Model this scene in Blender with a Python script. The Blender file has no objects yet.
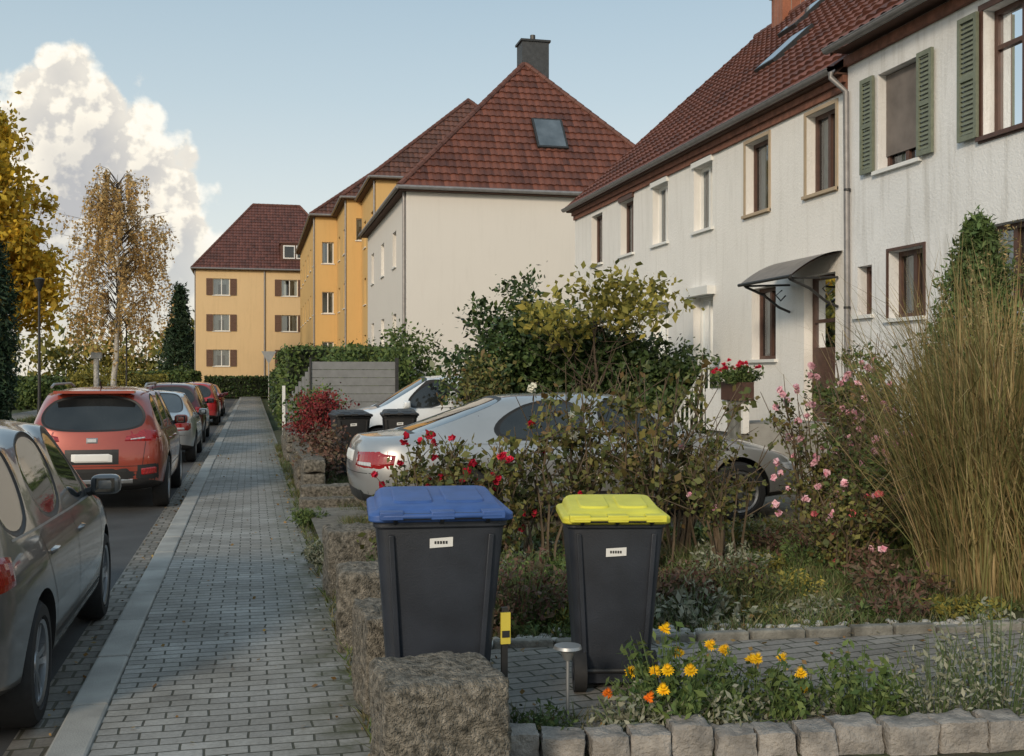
import bpy, bmesh, math, random
import numpy as np
from mathutils import Vector, Matrix, noise
from mathutils.bvhtree import BVHTree
random.seed(7); rng = np.random.default_rng(7)
R = math.radians
scene = bpy.context.scene
scene.view_settings.view_transform = 'Standard'
scene.view_settings.look = 'None'
scene.view_settings.exposure = 0

# ---------------------------------------------------------------- materials
def new_mat(name):
    m = bpy.data.materials.new(name); m.use_nodes = True
    nt = m.node_tree; b = nt.nodes['Principled BSDF']
    return m, nt, b
def mth(nt, op, a, b=None, c=None, clamp=False):
    n = nt.nodes.new('ShaderNodeMath'); n.operation = op; n.use_clamp = clamp
    for i, v in enumerate((a, b, c)):
        if v is None: continue
        if isinstance(v, (int, float)): n.inputs[i].default_value = v
        else: nt.links.new(v, n.inputs[i])
    return n.outputs[0]
def ramp(nt, fac, stops, interp='LINEAR'):
    r = nt.nodes.new('ShaderNodeValToRGB'); r.color_ramp.interpolation = interp
    e = r.color_ramp.elements
    while len(e) < len(stops): e.new(0.5)
    for i, (p, c) in enumerate(stops):
        e[i].position = p; e[i].color = (c[0], c[1], c[2], 1)
    if fac is not None: nt.links.new(fac, r.inputs[0])
    return r.outputs[0]
def noise_n(nt, vec, scale, detail=3, rough=.55, dim='3D'):
    n = nt.nodes.new('ShaderNodeTexNoise'); n.noise_dimensions = dim; n.inputs['Scale'].default_value = scale
    n.inputs['Detail'].default_value = detail; n.inputs['Roughness'].default_value = rough
    if vec is not None: nt.links.new(vec, n.inputs['Vector'])
    return n.outputs['Fac']
def objco(nt):
    return nt.nodes.new('ShaderNodeTexCoord').outputs['Object']
def bumpn(nt, h, strength, dist, bsdf):
    b = nt.nodes.new('ShaderNodeBump'); b.inputs['Strength'].default_value = strength
    b.inputs['Distance'].default_value = dist
    nt.links.new(h, b.inputs['Height']); nt.links.new(b.outputs[0], bsdf.inputs['Normal'])
def mult(nt, a, b):
    mul = nt.nodes.new('ShaderNodeMix'); mul.data_type = 'RGBA'; mul.blend_type = 'MULTIPLY'; mul.inputs[0].default_value = 1
    nt.links.new(a, mul.inputs[6]); nt.links.new(b, mul.inputs[7]); return mul.outputs[2]
def M(name, col, rough=.7, var=.15, vscale=3, bump=0, bscale=60, metal=0, coat=0, spec=.5, col2=None, bdist=.01):
    m, nt, b = new_mat(name)
    c = np.array(col); lo = c*(1-var); hi = np.minimum(c*(1+var), 1) if col2 is None else np.array(col2)
    if col2 is not None: lo = c
    co = objco(nt)
    f = noise_n(nt, co, vscale, 3)
    nt.links.new(ramp(nt, f, [(.3, lo), (.7, hi)]), b.inputs['Base Color'])
    b.inputs['Roughness'].default_value = rough; b.inputs['Metallic'].default_value = metal
    b.inputs['Coat Weight'].default_value = coat; b.inputs['Coat Roughness'].default_value = .03
    b.inputs['Specular IOR Level'].default_value = spec
    if bump: bumpn(nt, noise_n(nt, co, bscale, 2, .6), bump, bdist, b)
    return m
def fol(name, cols, trans=0, rough=.6):
    m, nt, b = new_mat(name)
    g = nt.nodes.new('ShaderNodeNewGeometry')
    n = len(cols)
    c = ramp(nt, g.outputs['Random Per Island'], [(i/(max(n-1, 1)), k) for i, k in enumerate(cols)])
    f = noise_n(nt, objco(nt), 1.7, 1)
    c = mult(nt, c, ramp(nt, f, [(.35, (.72, .72, .72)), (.65, (1.2, 1.2, 1.2))]))
    nt.links.new(c, b.inputs['Base Color'])
    b.inputs['Roughness'].default_value = rough; b.inputs['Specular IOR Level'].default_value = .25
    if trans:
        t = nt.nodes.new('ShaderNodeBsdfTranslucent'); nt.links.new(c, t.inputs[0])
        mx = nt.nodes.new('ShaderNodeMixShader'); mx.inputs[0].default_value = trans
        nt.links.new(b.outputs[0], mx.inputs[1]); nt.links.new(t.outputs[0], mx.inputs[2])
        nt.links.new(mx.outputs[0], nt.nodes['Material Output'].inputs[0])
    return m
def paint(name, col, metal=.4, rough=.32):
    m, nt, b = new_mat(name)
    co = objco(nt); f = noise_n(nt, co, 2.5, 3)
    sep = nt.nodes.new('ShaderNodeSeparateXYZ'); nt.links.new(co, sep.inputs[0])
    c = np.array(col)
    base = ramp(nt, f, [(.3, c*.93), (.75, np.minimum(c*1.07+.004, 1))])
    dm = nt.nodes.new('ShaderNodeMapRange'); nt.links.new(sep.outputs[2], dm.inputs[0]); dm.inputs[1].default_value = .75; dm.inputs[2].default_value = .2; dm.inputs[4].default_value = .35
    mx = nt.nodes.new('ShaderNodeMix'); mx.data_type = 'RGBA'; nt.links.new(mth(nt, 'MULTIPLY', dm.outputs[0], f), mx.inputs[0])
    nt.links.new(base, mx.inputs[6]); mx.inputs[7].default_value = (.16, .145, .12, 1)
    nt.links.new(mx.outputs[2], b.inputs['Base Color'])
    b.inputs['Metallic'].default_value = metal
    b.inputs['Coat Weight'].default_value = 1; b.inputs['Coat Roughness'].default_value = .05
    nt.links.new(mth(nt, 'MULTIPLY_ADD', f, .25, .2), b.inputs['Roughness'])
    return m
def emis_lens(name, col):
    m, nt, b = new_mat(name)
    w = nt.nodes.new('ShaderNodeTexWave'); w.inputs['Scale'].default_value = 25
    nt.links.new(objco(nt), w.inputs['Vector'])
    c = np.array(col)
    nt.links.new(ramp(nt, w.outputs['Fac'], [(0, c*.6), (1, c)]), b.inputs['Base Color'])
    b.inputs['Roughness'].default_value = .12; b.inputs['Coat Weight'].default_value = 1
    return m
def glass_mat():
    m, nt, b = new_mat('window_glass')
    nt.nodes.remove(b)
    tr = nt.nodes.new('ShaderNodeBsdfTransparent'); tr.inputs[0].default_value = (.75, .8, .8, 1)
    gl = nt.nodes.new('ShaderNodeBsdfGlossy'); gl.inputs['Roughness'].default_value = .02
    gl.inputs[0].default_value = (.9, .95, 1, 1)
    fr = nt.nodes.new('ShaderNodeFresnel'); fr.inputs[0].default_value = 1.6
    mx = nt.nodes.new('ShaderNodeMixShader')
    nt.links.new(mth(nt, 'ADD', fr.outputs[0], .10, clamp=True), mx.inputs[0])
    nt.links.new(tr.outputs[0], mx.inputs[1]); nt.links.new(gl.outputs[0], mx.inputs[2])
    nt.links.new(mx.outputs[0], nt.nodes['Material Output'].inputs[0])
    return m
def plaster(name, col, dirt=.25, bump=.4, bscale=45):
    m, nt, b = new_mat(name)
    co = objco(nt); c = np.array(col)
    f = noise_n(nt, co, .6, 4, .65)
    base = ramp(nt, f, [(.3, c*(1-dirt*.5)), (.6, c)])
    mp = nt.nodes.new('ShaderNodeMapping'); mp.inputs['Scale'].default_value = (3.5, 3.5, .35)
    nt.links.new(co, mp.inputs[0])
    s = noise_n(nt, mp.outputs[0], 1.4, 4, .7)
    nt.links.new(mult(nt, base, ramp(nt, s, [(.25, (1-dirt, 1-dirt*1.05, 1-dirt*1.15)), (.5, (1, 1, 1))])), b.inputs['Base Color'])
    b.inputs['Roughness'].default_value = .9; b.inputs['Specular IOR Level'].default_value = .2
    if bump: bumpn(nt, noise_n(nt, co, bscale, 3, .7), bump, .02, b)
    return m
def roof_mat(name, c1, c2, tw=.25, th=.34):
    m, nt, b = new_mat(name)
    uv = nt.nodes.new('ShaderNodeUVMap'); uv.uv_map = 'UVMap'
    sep = nt.nodes.new('ShaderNodeSeparateXYZ'); nt.links.new(uv.outputs[0], sep.inputs[0])
    a = mth(nt, 'FLOOR', mth(nt, 'DIVIDE', sep.outputs[0], tw)); c = mth(nt, 'FLOOR', mth(nt, 'DIVIDE', sep.outputs[1], th))
    cb = nt.nodes.new('ShaderNodeCombineXYZ'); nt.links.new(a, cb.inputs[0]); nt.links.new(c, cb.inputs[1])
    wn = nt.nodes.new('ShaderNodeTexWhiteNoise'); nt.links.new(cb.outputs[0], wn.inputs['Vector'])
    big = noise_n(nt, uv.outputs[0], .5, 4, .6)
    f = mth(nt, 'ADD', mth(nt, 'MULTIPLY', wn.outputs['Value'], .4), mth(nt, 'MULTIPLY', big, .65), clamp=True)
    nt.links.new(ramp(nt, f, [(.2, c1), (.6, c2), (.95, np.array(c2)*1.35)]), b.inputs['Base Color'])
    b.inputs['Roughness'].default_value = .6
    return m
def brick_mat(name, c1, c2, mortar, bw, rh, ms, rough=.8, rot=0, off=.5, bs=.6, moss=0):
    m, nt, b = new_mat(name)
    co = objco(nt)
    mp = nt.nodes.new('ShaderNodeMapping'); mp.inputs['Rotation'].default_value = (0, 0, rot)
    nt.links.new(co, mp.inputs[0])
    nv = nt.nodes.new('ShaderNodeTexNoise'); nv.inputs['Scale'].default_value = 3.5; nv.inputs['Detail'].default_value = 1; nt.links.new(co, nv.inputs['Vector'])
    sc = nt.nodes.new('ShaderNodeVectorMath'); sc.operation = 'MULTIPLY_ADD'
    nt.links.new(nv.outputs['Color'], sc.inputs[0]); sc.inputs[1].default_value = (.03, .03, 0)
    nt.links.new(mp.outputs[0], sc.inputs[2])
    br = nt.nodes.new('ShaderNodeTexBrick'); nt.links.new(sc.outputs[0], br.inputs['Vector'])
    br.offset = off
    br.inputs['Scale'].default_value = 1; br.inputs['Brick Width'].default_value = bw
    br.inputs['Row Height'].default_value = rh; br.inputs['Mortar Size'].default_value = ms
    br.inputs['Mortar Smooth'].default_value = .35; br.inputs['Bias'].default_value = 0
    br.inputs['Color1'].default_value = (*c1, 1); br.inputs['Color2'].default_value = (*c2, 1)
    br.inputs['Mortar'].default_value = (*mortar, 1)
    f = noise_n(nt, co, 1.3, 5, .7)
    c = mult(nt, br.outputs['Color'], ramp(nt, f, [(.3, (.66, .64, .60)), (.65, (1.15, 1.15, 1.15))]))
    f2 = noise_n(nt, co, 45, 3, .7)
    c = mult(nt, c, ramp(nt, f2, [(.3, (.75, .75, .75)), (.7, (1.12, 1.12, 1.12))]))
    if moss:
        sep = nt.nodes.new('ShaderNodeSeparateXYZ'); nt.links.new(co, sep.inputs[0])
        e = nt.nodes.new('ShaderNodeMapRange'); nt.links.new(sep.outputs[0], e.inputs[0]); e.inputs[1].default_value = .1; e.inputs[2].default_value = .56
        k = mth(nt, 'MULTIPLY', mth(nt, 'MULTIPLY', e.outputs[0], 1.3), mth(nt, 'MULTIPLY_ADD', noise_n(nt, co, 5, 4, .7), 3, -1.1, clamp=True), clamp=True)
        mx = nt.nodes.new('ShaderNodeMix'); mx.data_type = 'RGBA'; nt.links.new(k, mx.inputs[0]); nt.links.new(c, mx.inputs[6]); mx.inputs[7].default_value = (.075, .08, .04, 1); c = mx.outputs[2]
    nt.links.new(c, b.inputs['Base Color'])
    b.inputs['Roughness'].default_value = rough
    h = mth(nt, 'ADD', mth(nt, 'MULTIPLY', br.outputs['Fac'], -1), mth(nt, 'MULTIPLY', f2, .25))
    bumpn(nt, h, bs, .008, b)
    return m

MAT = {}
MAT['white_wall'] = plaster('white_roughcast_plaster', (.82, .80, .77), .12, .55, 30)
MAT['white_wall2'] = plaster('old_white_plaster', (.79, .79, .79), .26, .5, 25)
MAT['cream_wall'] = plaster('cream_plaster', (.70, .665, .62), .04, 0)
MAT['yellow_wall'] = plaster('ochre_plaster', (.66, .43, .18), .08, 0)
MAT['yellow_wall2'] = plaster('pale_yellow_plaster', (.70, .51, .29), .08, 0)
MAT['roof_red'] = roof_mat('red_clay_tiles', (.060, .022, .016), (.155, .054, .034))
MAT['roof_dark'] = roof_mat('dark_brown_tiles', (.055, .028, .022), (.13, .058, .042))
MAT['roof_far'] = roof_mat('brown_tiles', (.065, .03, .025), (.13, .052, .042))
MAT['glass'] = glass_mat()
MAT['dark'] = M('interior_dark', (.03, .028, .025), .9)
MAT['curtain'] = M('net_curtain', (.6, .6, .57), .9, .1, 12)
MAT['wframe'] = M('white_pvc', (.75, .75, .73), .4, .04)
MAT['bframe'] = M('brown_wood_frame', (.085, .042, .03), .5, .2, 10)
MAT['tan'] = M('tan_trim', (.42, .33, .23), .8, .1)
MAT['green'] = M('green_shutter_paint', (.17, .19, .14), .6, .15, 15)
MAT['shutter'] = M('brown_shutter_paint', (.14, .075, .05), .6, .15, 15)
MAT['blind'] = M('grey_brown_blind', (.17, .145, .13), .8, .25, 3)
MAT['gutter'] = M('zinc_gutter', (.25, .24, .24), .5, .15, 8, metal=.4)
MAT['fascia'] = M('brick_frieze', (.20, .085, .055), .8, .3, 9, bump=.5, bscale=20)
MAT['soffit'] = M('brown_soffit', (.10, .05, .035), .8, .2, 5)
MAT['chimbrick'] = brick_mat('chimney_brick', (.36, .13, .07), (.28, .10, .06), (.3, .28, .25), .25, .08, .008)
MAT['slate'] = M('slate_cladding', (.045, .048, .052), .6, .25, 6, bump=.3)
MAT['metal'] = M('dark_metal', (.05, .05, .05), .5, .2, 20, metal=.5)
MAT['canopy'] = M('canopy_sheet', (.18, .16, .145), .45, .2, 6)
MAT['galv'] = M('galvanised_metal', (.35, .36, .37), .45, .1, 8, metal=.7)
MAT['asphalt'] = M('asphalt', (.06, .061, .063), .9, .25, 1.2, bump=.6, bscale=220, bdist=.006)
MAT['paver'] = brick_mat('concrete_pavers', (.25, .243, .23), (.36, .35, .33), (.065, .065, .05), .2, .1, .0065, bs=.9, moss=1)
MAT['pathbrick'] = brick_mat('path_pavers', (.20, .185, .17), (.29, .27, .245), (.05, .055, .032), .2, .1, .007, rot=R(-8), bs=.9)
MAT['kerb'] = M('kerb_concrete', (.24, .235, .22), .85, .25, 2.5, bump=.4, bscale=90, col2=(.38, .37, .345))
MAT['edging'] = M('weathered_edging_stone', (.10, .095, .08), .9, .3, 8, bump=.8, bscale=50, col2=(.26, .25, .22))
MAT['gutterstone'] = brick_mat('gutter_setts', (.17, .16, .145), (.26, .24, .215), (.08, .075, .055), .16, .16, .012)
MAT['concrete'] = M('exposed_aggregate', (.045, .042, .032), .95, .3, 30, bump=1.0, bscale=85, col2=(.30, .27, .225), bdist=.03)
MAT['granite'] = M('granite_setts', (.15, .14, .13), .85, .3, 9, bump=.8, bscale=60, col2=(.36, .33, .30), bdist=.015)
MAT['pebble'] = M('white_pebbles', (.36, .35, .32), .8, .3, 14)
MAT['soil'] = M('garden_soil', (.05, .038, .025), .95, .3, 6, bump=1, bscale=30, col2=(.06, .075, .025), bdist=.04)
MAT['ground'] = M('meadow', (.05, .07, .025), .95, .3, .3)
MAT['gravel'] = M('driveway_gravel', (.17, .155, .13), .95, .3, 12, bump=1, bscale=60)
MAT['bark'] = M('bark', (.07, .05, .035), .9, .3, 12)
MAT['birchbark'] = M('birch_bark', (.45, .43, .4), .8, .4, 8)
MAT['stem'] = M('rose_stem', (.11, .08, .05), .7, .3, 10)
MAT['stemg'] = M('green_stem', (.08, .12, .04), .7, .2, 5)
MAT['tyre'] = M('tyre_rubber', (.018, .018, .019), .8, .2, 20)
MAT['rim'] = M('alloy', (.42, .43, .45), .3, .06, 6, metal=.85)
MAT['trim'] = M('black_plastic', (.018, .018, .019), .5, .1)
m, nt, b = new_mat('car_glass')
b.inputs['Roughness'].default_value = .04; b.inputs['Coat Weight'].default_value = .6; b.inputs['Coat Roughness'].default_value = .02
nt.links.new(ramp(nt, noise_n(nt, objco(nt), 1.6, 2), [(.35, (.008, .01, .011)), (.7, (.03, .034, .036))]), b.inputs['Base Color'])
MAT['cglass'] = m
m, nt, b = new_mat('skylight_glass'); b.inputs['Roughness'].default_value = .05
nt.links.new(ramp(nt, noise_n(nt, objco(nt), 2, 2), [(.3, (.07, .09, .11)), (.7, (.12, .15, .18))]), b.inputs['Base Color'])
MAT['skyglass'] = m
MAT['redlens'] = emis_lens('red_tail_lens', (.35, .012, .012))
MAT['whitelens'] = emis_lens('clear_lens', (.55, .57, .6))
MAT['plate'] = M('number_plate', (.72, .72, .70), .5, .05)
MAT['sticker'] = M('white_sticker', (.75, .76, .76), .6, .03)
MAT['binbody'] = M('dark_grey_hdpe', (.024, .029, .040), .5, .25, 5, bump=.15, bscale=120)
MAT['binblue'] = M('blue_hdpe', (.035, .09, .28), .5, .2, 6, bump=.1, bscale=90)
MAT['binyellow'] = M('yellow_hdpe', (.64, .60, .06), .5, .12, 6, bump=.1, bscale=90)
MAT['binblack'] = M('black_hdpe', (.02, .02, .022), .5, .2, 5)
MAT['grey_wood'] = M('grey_composite', (.2, .205, .21), .7, .12, 5)
MAT['yellowpl'] = M('yellow_plastic', (.55, .45, .06), .5, .1)
MAT['whiterail'] = M('white_railing', (.7, .7, .68), .5, .05)
MAT['ridge'] = M('ridge_tiles', (.12, .048, .034), .7, .3, 2)
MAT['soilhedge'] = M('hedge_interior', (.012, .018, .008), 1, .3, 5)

G = {}
G['dkgreen'] = fol('laurel_leaves', [(.02, .042, .015), (.045, .08, .025), (.08, .12, .04), (.03, .055, .02), (.10, .13, .04)], 0, .4)
G['green'] = fol('green_leaves', [(.04, .075, .02), (.08, .12, .035), (.13, .17, .05)])
G['ygreen'] = fol('yellowing_leaves', [(.12, .13, .04), (.28, .26, .06), (.42, .35, .08), (.11, .12, .03), (.36, .32, .07)], .25)
G['yellow'] = fol('autumn_gold_leaves', [(.62, .40, .04), (.74, .50, .05), (.40, .32, .05), (.66, .40, .05), (.78, .58, .08)], .45)
G['olive'] = fol('olive_leaves', [(.10, .11, .03), (.20, .18, .04), (.30, .24, .05)])
G['birch'] = fol('birch_leaves', [(.66, .42, .16), (.74, .54, .24), (.55, .36, .14), (.66, .50, .26)], .45)
G['conifer'] = fol('conifer_needles', [(.012, .028, .016), (.025, .05, .026), (.04, .07, .032)])
G['conifer2'] = fol('dwarf_spruce_needles', [(.045, .085, .025), (.09, .14, .045), (.12, .17, .06)])
G['redbush'] = fol('barberry_leaves', [(.12, .02, .02), (.24, .03, .035), (.16, .04, .03)])
G['rose'] = fol('rose_leaves', [(.055, .075, .025), (.11, .125, .04), (.20, .18, .055), (.085, .10, .03), (.16, .095, .04)])
G['grass'] = fol('grass_blades', [(.045, .08, .02), (.08, .12, .035), (.12, .145, .05), (.18, .16, .08), (.10, .085, .05)])
G['straw'] = fol('straw_blades', [(.30, .21, .10), (.20, .17, .07), (.11, .13, .04), (.40, .30, .16), (.17, .17, .06), (.26, .17, .08), (.09, .11, .035), (.22, .14, .06)])
G['greyherb'] = fol('grey_herb', [(.16, .17, .12), (.25, .25, .19), (.10, .12, .07)])
G['dryherb'] = fol('dry_perennial_leaves', [(.09, .045, .035), (.15, .08, .06), (.07, .065, .035), (.19, .12, .09)])
G['litter'] = fol('fallen_leaves', [(.24, .15, .05), (.15, .08, .035), (.30, .22, .07)])
G['f_red'] = fol('red_petals', [(.45, .012, .03), (.6, .02, .06), (.35, .01, .03)])
G['f_pink'] = fol('pink_petals', [(.70, .36, .44), (.80, .52, .58), (.68, .28, .38)])
G['f_coral'] = fol('coral_petals', [(.75, .14, .17), (.8, .2, .22)])
G['f_white'] = fol('white_petals', [(.75, .73, .62), (.7, .7, .6)])
G['f_yellow'] = fol('yellow_petals', [(.78, .52, .01), (.8, .44, .01)])
G['f_orange'] = fol('orange_petals', [(.75, .2, .01), (.7, .15, .01)])

# ---------------------------------------------------------------- builders
def group(name, loc=(0, 0, 0), rotz=0):
    e = bpy.data.objects.new(name, None); scene.collection.objects.link(e)
    e.location = loc; e.rotation_euler = (0, 0, rotz); e.empty_display_size = .3
    return e
def link(name, me, parent=None, local=False):
    o = bpy.data.objects.new(name, me); scene.collection.objects.link(o)
    if parent is not None:
        o.parent = parent
        if not local: o.matrix_parent_inverse = Matrix.Translation(parent.location).inverted()
    return o
class MB:
    def __init__(s): s.v = []; s.f = []; s.m = []; s.mats = []
    def mi(s, m):
        if m not in s.mats: s.mats.append(m)
        return s.mats.index(m)
    def add(s, vs, fs, mat):
        o = len(s.v); s.v += [tuple(p) for p in vs]; k = s.mi(mat)
        for f in fs: s.f.append(tuple(i+o for i in f)); s.m.append(k)
    def quad(s, a, b, c, d, mat): s.add([a, b, c, d], [(0, 1, 2, 3)], mat)
    def box(s, p0, p1, mat, fn=None):
        x0, y0, z0 = p0; x1, y1, z1 = p1
        vs = [(x, y, z) for z in (z0, z1) for x, y in ((x0, y0), (x1, y0), (x1, y1), (x0, y1))]
        if fn: vs = [fn(*p) for p in vs]
        s.add(vs, [(0, 3, 2, 1), (4, 5, 6, 7), (0, 1, 5, 4), (1, 2, 6, 5), (2, 3, 7, 6), (3, 0, 4, 7)], mat)
    def tube(s, pts, rad, mat, n=6, cap=True):
        pts = [Vector(p) for p in pts]
        if not hasattr(rad, '__len__'): rad = [rad]*len(pts)
        vs = []; fs = []
        for i, p in enumerate(pts):
            d = (pts[min(i+1, len(pts)-1)]-pts[max(i-1, 0)])
            if d.length < 1e-6: d = Vector((0, 0, 1))
            d.normalize()
            u = d.cross(Vector((0, 0, 1)) if abs(d.z) < .95 else Vector((1, 0, 0))).normalized(); w = d.cross(u)
            for k in range(n):
                a = 2*math.pi*k/n
                vs.append(p+(u*math.cos(a)+w*math.sin(a))*rad[i])
        for i in range(len(pts)-1):
            for k in range(n):
                fs.append((i*n+k, i*n+(k+1) % n, (i+1)*n+(k+1) % n, (i+1)*n+k))
        if cap:
            fs.append(tuple(range(n))[::-1]); fs.append(tuple((len(pts)-1)*n+k for k in range(n)))
        s.add(vs, fs, mat)
    def obj(s, name, parent=None, local=False, smooth=False, bevel=0, fix=True):
        me = bpy.data.meshes.new(name); me.from_pydata(s.v, [], s.f)
        for m in s.mats: me.materials.append(m)
        me.polygons.foreach_set('material_index', s.m)
        if smooth: me.polygons.foreach_set('use_smooth', [True]*len(s.f))
        if fix:
            bm = bmesh.new(); bm.from_mesh(me); bmesh.ops.recalc_face_normals(bm, faces=bm.faces); bm.to_mesh(me); bm.free()
        if smooth:
            try: me.set_sharp_from_angle(angle=R(42))
            except Exception: pass
        o = link(name, me, parent, local)
        if bevel:
            b = o.modifiers.new('bevel', 'BEVEL'); b.width = bevel; b.segments = 2; b.limit_method = 'ANGLE'
        return o

def leaf_mesh(name, P, size, mat, parent=None, aspect=.55, jit=.35, flat=0.0):
    N = len(P)
    a = rng.normal(size=(N, 3)); a[:, 2] *= (1-flat*.7); a /= np.linalg.norm(a, axis=1)[:, None]
    r = rng.normal(size=(N, 3))
    if flat: r[:, 2] *= (1-flat*.8)
    b = np.cross(a, np.cross(a, r)) if flat else np.cross(a, r)
    b /= np.linalg.norm(b, axis=1)[:, None]+1e-9
    L = size*(1+jit*rng.normal(size=N)).clip(.4, 1.9)
    L = L[:, None]; W = L*aspect
    V = np.stack([P-a*L/2, P+b*W/2+a*L*.05, P+a*L/2, P-b*W/2+a*L*.05], axis=1).reshape(-1, 3)
    F = np.arange(4*N).reshape(-1, 4)
    me = bpy.data.meshes.new(name); me.from_pydata(V.tolist(), [], F.tolist()); me.materials.append(mat)
    return link(name, me, parent)
def clusters(blobs, ncl, nleaf, crad, bias=.42, low=None):
    out = []
    tot = sum(b[6] for b in blobs)
    for b in blobs:
        k = max(1, int(ncl*b[6]/tot))
        d = rng.normal(size=(k, 3)); d /= np.linalg.norm(d, axis=1)[:, None]
        r = rng.random(k)**bias
        r *= 1+.12*rng.normal(size=k)
        c = np.array(b[:3])+d*r[:, None]*np.array(b[3:6])
        if low is not None: c[:, 2] = np.maximum(c[:, 2], low+rng.random(k)*.15)
        sz = crad*(.6+.8*rng.random(k))
        p = c[:, None, :]+rng.normal(size=(k, nleaf, 3))*sz[:, None, None]*np.array([1, 1, .75])
        out.append(p.reshape(-1, 3))
    return np.concatenate(out)
def limb_path(p0, p1, n=6, wob=.1):
    p0 = Vector(p0); p1 = Vector(p1); L = (p1-p0).length
    return [p0.lerp(p1, i/n)+Vector((random.gauss(0, 1), random.gauss(0, 1), random.gauss(0, .5)))*wob*L*math.sin(math.pi*i/n)*.5 for i in range(n+1)]

# ---------------------------------------------------------------- facade helpers
class Frame:
    def __init__(s, O, S, N): s.O = Vector(O); s.S = Vector(S); s.N = Vector(N)
    def p(s, a, z, n=0): return s.O+s.S*a+s.N*n+Vector((0, 0, z))
    def box(s, mb, a0, a1, z0, z1, n0, n1, mat): mb.box((a0, n0, z0), (a1, n1, z1), mat, fn=lambda a, n, z: s.p(a, z, n))
def wall(mb, F, width, z0, z1, ops, mat, depth=.16, rmat=None):
    ss = sorted(set([0, width]+[o[0] for o in ops]+[o[1] for o in ops])); zs = sorted(set([z0, z1]+[o[2] for o in ops]+[o[3] for o in ops]))
    for i in range(len(ss)-1):
        for j in range(len(zs)-1):
            cs = (ss[i]+ss[i+1])/2; cz = (zs[j]+zs[j+1])/2
            if any(o[0] < cs < o[1] and o[2] < cz < o[3] for o in ops): continue
            mb.quad(F.p(ss[i], zs[j]), F.p(ss[i+1], zs[j]), F.p(ss[i+1], zs[j+1]), F.p(ss[i], zs[j+1]), mat)
    for o in ops:
        a, b_, c, d = o[:4]; r = rmat or mat
        for (p, q) in (((a, c), (b_, c)), ((b_, c), (b_, d)), ((b_, d), (a, d)), ((a, d), (a, c))):
            mb.quad(F.p(*p), F.p(*q), F.p(*q, -depth), F.p(*p, -depth), r)
def window(mb, F, o, fm, depth=.16, mull=1, trans=False, curtain=True, sill=None, blind=0):
    a, b_, c, d = o[:4]; t = .06; n0, n1 = -depth-.05, -depth+.02
    F.box(mb, a, b_, c, c+t, n0, n1, fm); F.box(mb, a, b_, d-t, d, n0, n1, fm)
    F.box(mb, a, a+t, c+t, d-t, n0, n1, fm); F.box(mb, b_-t, b_, c+t, d-t, n0, n1, fm)
    for k in range(mull):
        x = a+(b_-a)*(k+1)/(mull+1); F.box(mb, x-.035, x+.035, c+t, d-t, n0+.004, n1+.008, fm)
    if trans: F.box(mb, a+t, b_-t, c+(d-c)*.68, c+(d-c)*.68+.05, n0+.006, n1+.004, fm)
    mb.quad(F.p(a+t, c+t, -depth-.015), F.p(b_-t, c+t, -depth-.015), F.p(b_-t, d-t, -depth-.015), F.p(a+t, d-t, -depth-.015), MAT['glass'])
    z = -depth-.5
    mb.quad(F.p(a-.1, c-.1, z), F.p(b_+.1, c-.1, z), F.p(b_+.1, d+.1, z), F.p(a-.1, d+.1, z), MAT['dark'])
    for (p, q) in (((a, c), (b_, c)), ((b_, c), (b_, d)), ((b_, d), (a, d)), ((a, d), (a, c))):
        mb.quad(F.p(*p, -depth-.052), F.p(*q, -depth-.052), F.p(*q, z), F.p(*p, z), MAT['dark'])
    if curtain:
        w = b_-a
        for (x0, x1) in ((a+t, a+t+w*random.uniform(.12, .3)), (b_-t-w*random.uniform(.12, .3), b_-t)):
            n = 8
            for k in range(n):
                s0 = x0+(x1-x0)*k/n; s1 = x0+(x1-x0)*(k+1)/n; w0 = .02*(k % 2); w1 = .02*((k+1) % 2)
                mb.quad(F.p(s0, c+.1, -depth-.09-w0), F.p(s1, c+.1, -depth-.09-w1), F.p(s1, d-t, -depth-.09-w1), F.p(s0, d-t, -depth-.09-w0), MAT['curtain'])
        if random.random() < .5:
            mb.quad(F.p(a+t, d-t-(d-c)*.3, -depth-.13), F.p(b_-t, d-t-(d-c)*.3, -depth-.13), F.p(b_-t, d-t, -depth-.13), F.p(a+t, d-t, -depth-.13), MAT['curtain'])
    if blind: F.box(mb, a+.01, b_-.01, d-(d-c)*blind, d-.01, -depth+.025, -depth+.045, MAT['blind'])
    if sill is not None: F.box(mb, a-.06, b_+.06, c-.05, c-.003, -depth+.02, .06, sill)
def surround(mb, F, o, mat, w=.09, n=.02):
    a, b_, c, d = o[:4]
    F.box(mb, a-w, a-.003, c-w, d+w, .002, n, mat); F.box(mb, b_+.003, b_+w, c-w, d+w, .002, n, mat)
    F.box(mb, a-.003, b_+.003, d+.003, d+w, .002, n, mat); F.box(mb, a-.003, b_+.003, c-w, c-.053, .002, n, mat)
def shutters(mb, F, o, mat, sw=.42, sides='lr', n=.03):
    a, b_, c, d = o[:4]
    for side in sides:
        x0, x1 = (a-sw-.03, a-.03) if side == 'l' else (b_+.03, b_+sw+.03)
        F.box(mb, x0, x0+.05, c, d, n, n+.04, mat); F.box(mb, x1-.05, x1, c, d, n, n+.04, mat)
        F.box(mb, x0+.05, x1-.05, c, c+.06, n, n+.04, mat); F.box(mb, x0+.05, x1-.05, d-.06, d, n, n+.04, mat)
        F.box(mb, x0+.05, x1-.05, (c+d)/2-.03, (c+d)/2+.03, n+.001, n+.038, mat)
        z = c+.07
        while z < d-.08:
            mb.quad(F.p(x0+.05, z, n+.03), F.p(x1-.05, z, n+.03), F.p(x1-.05, z+.05, n+.006), F.p(x0+.05, z+.05, n+.006), mat); z += .055
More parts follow.
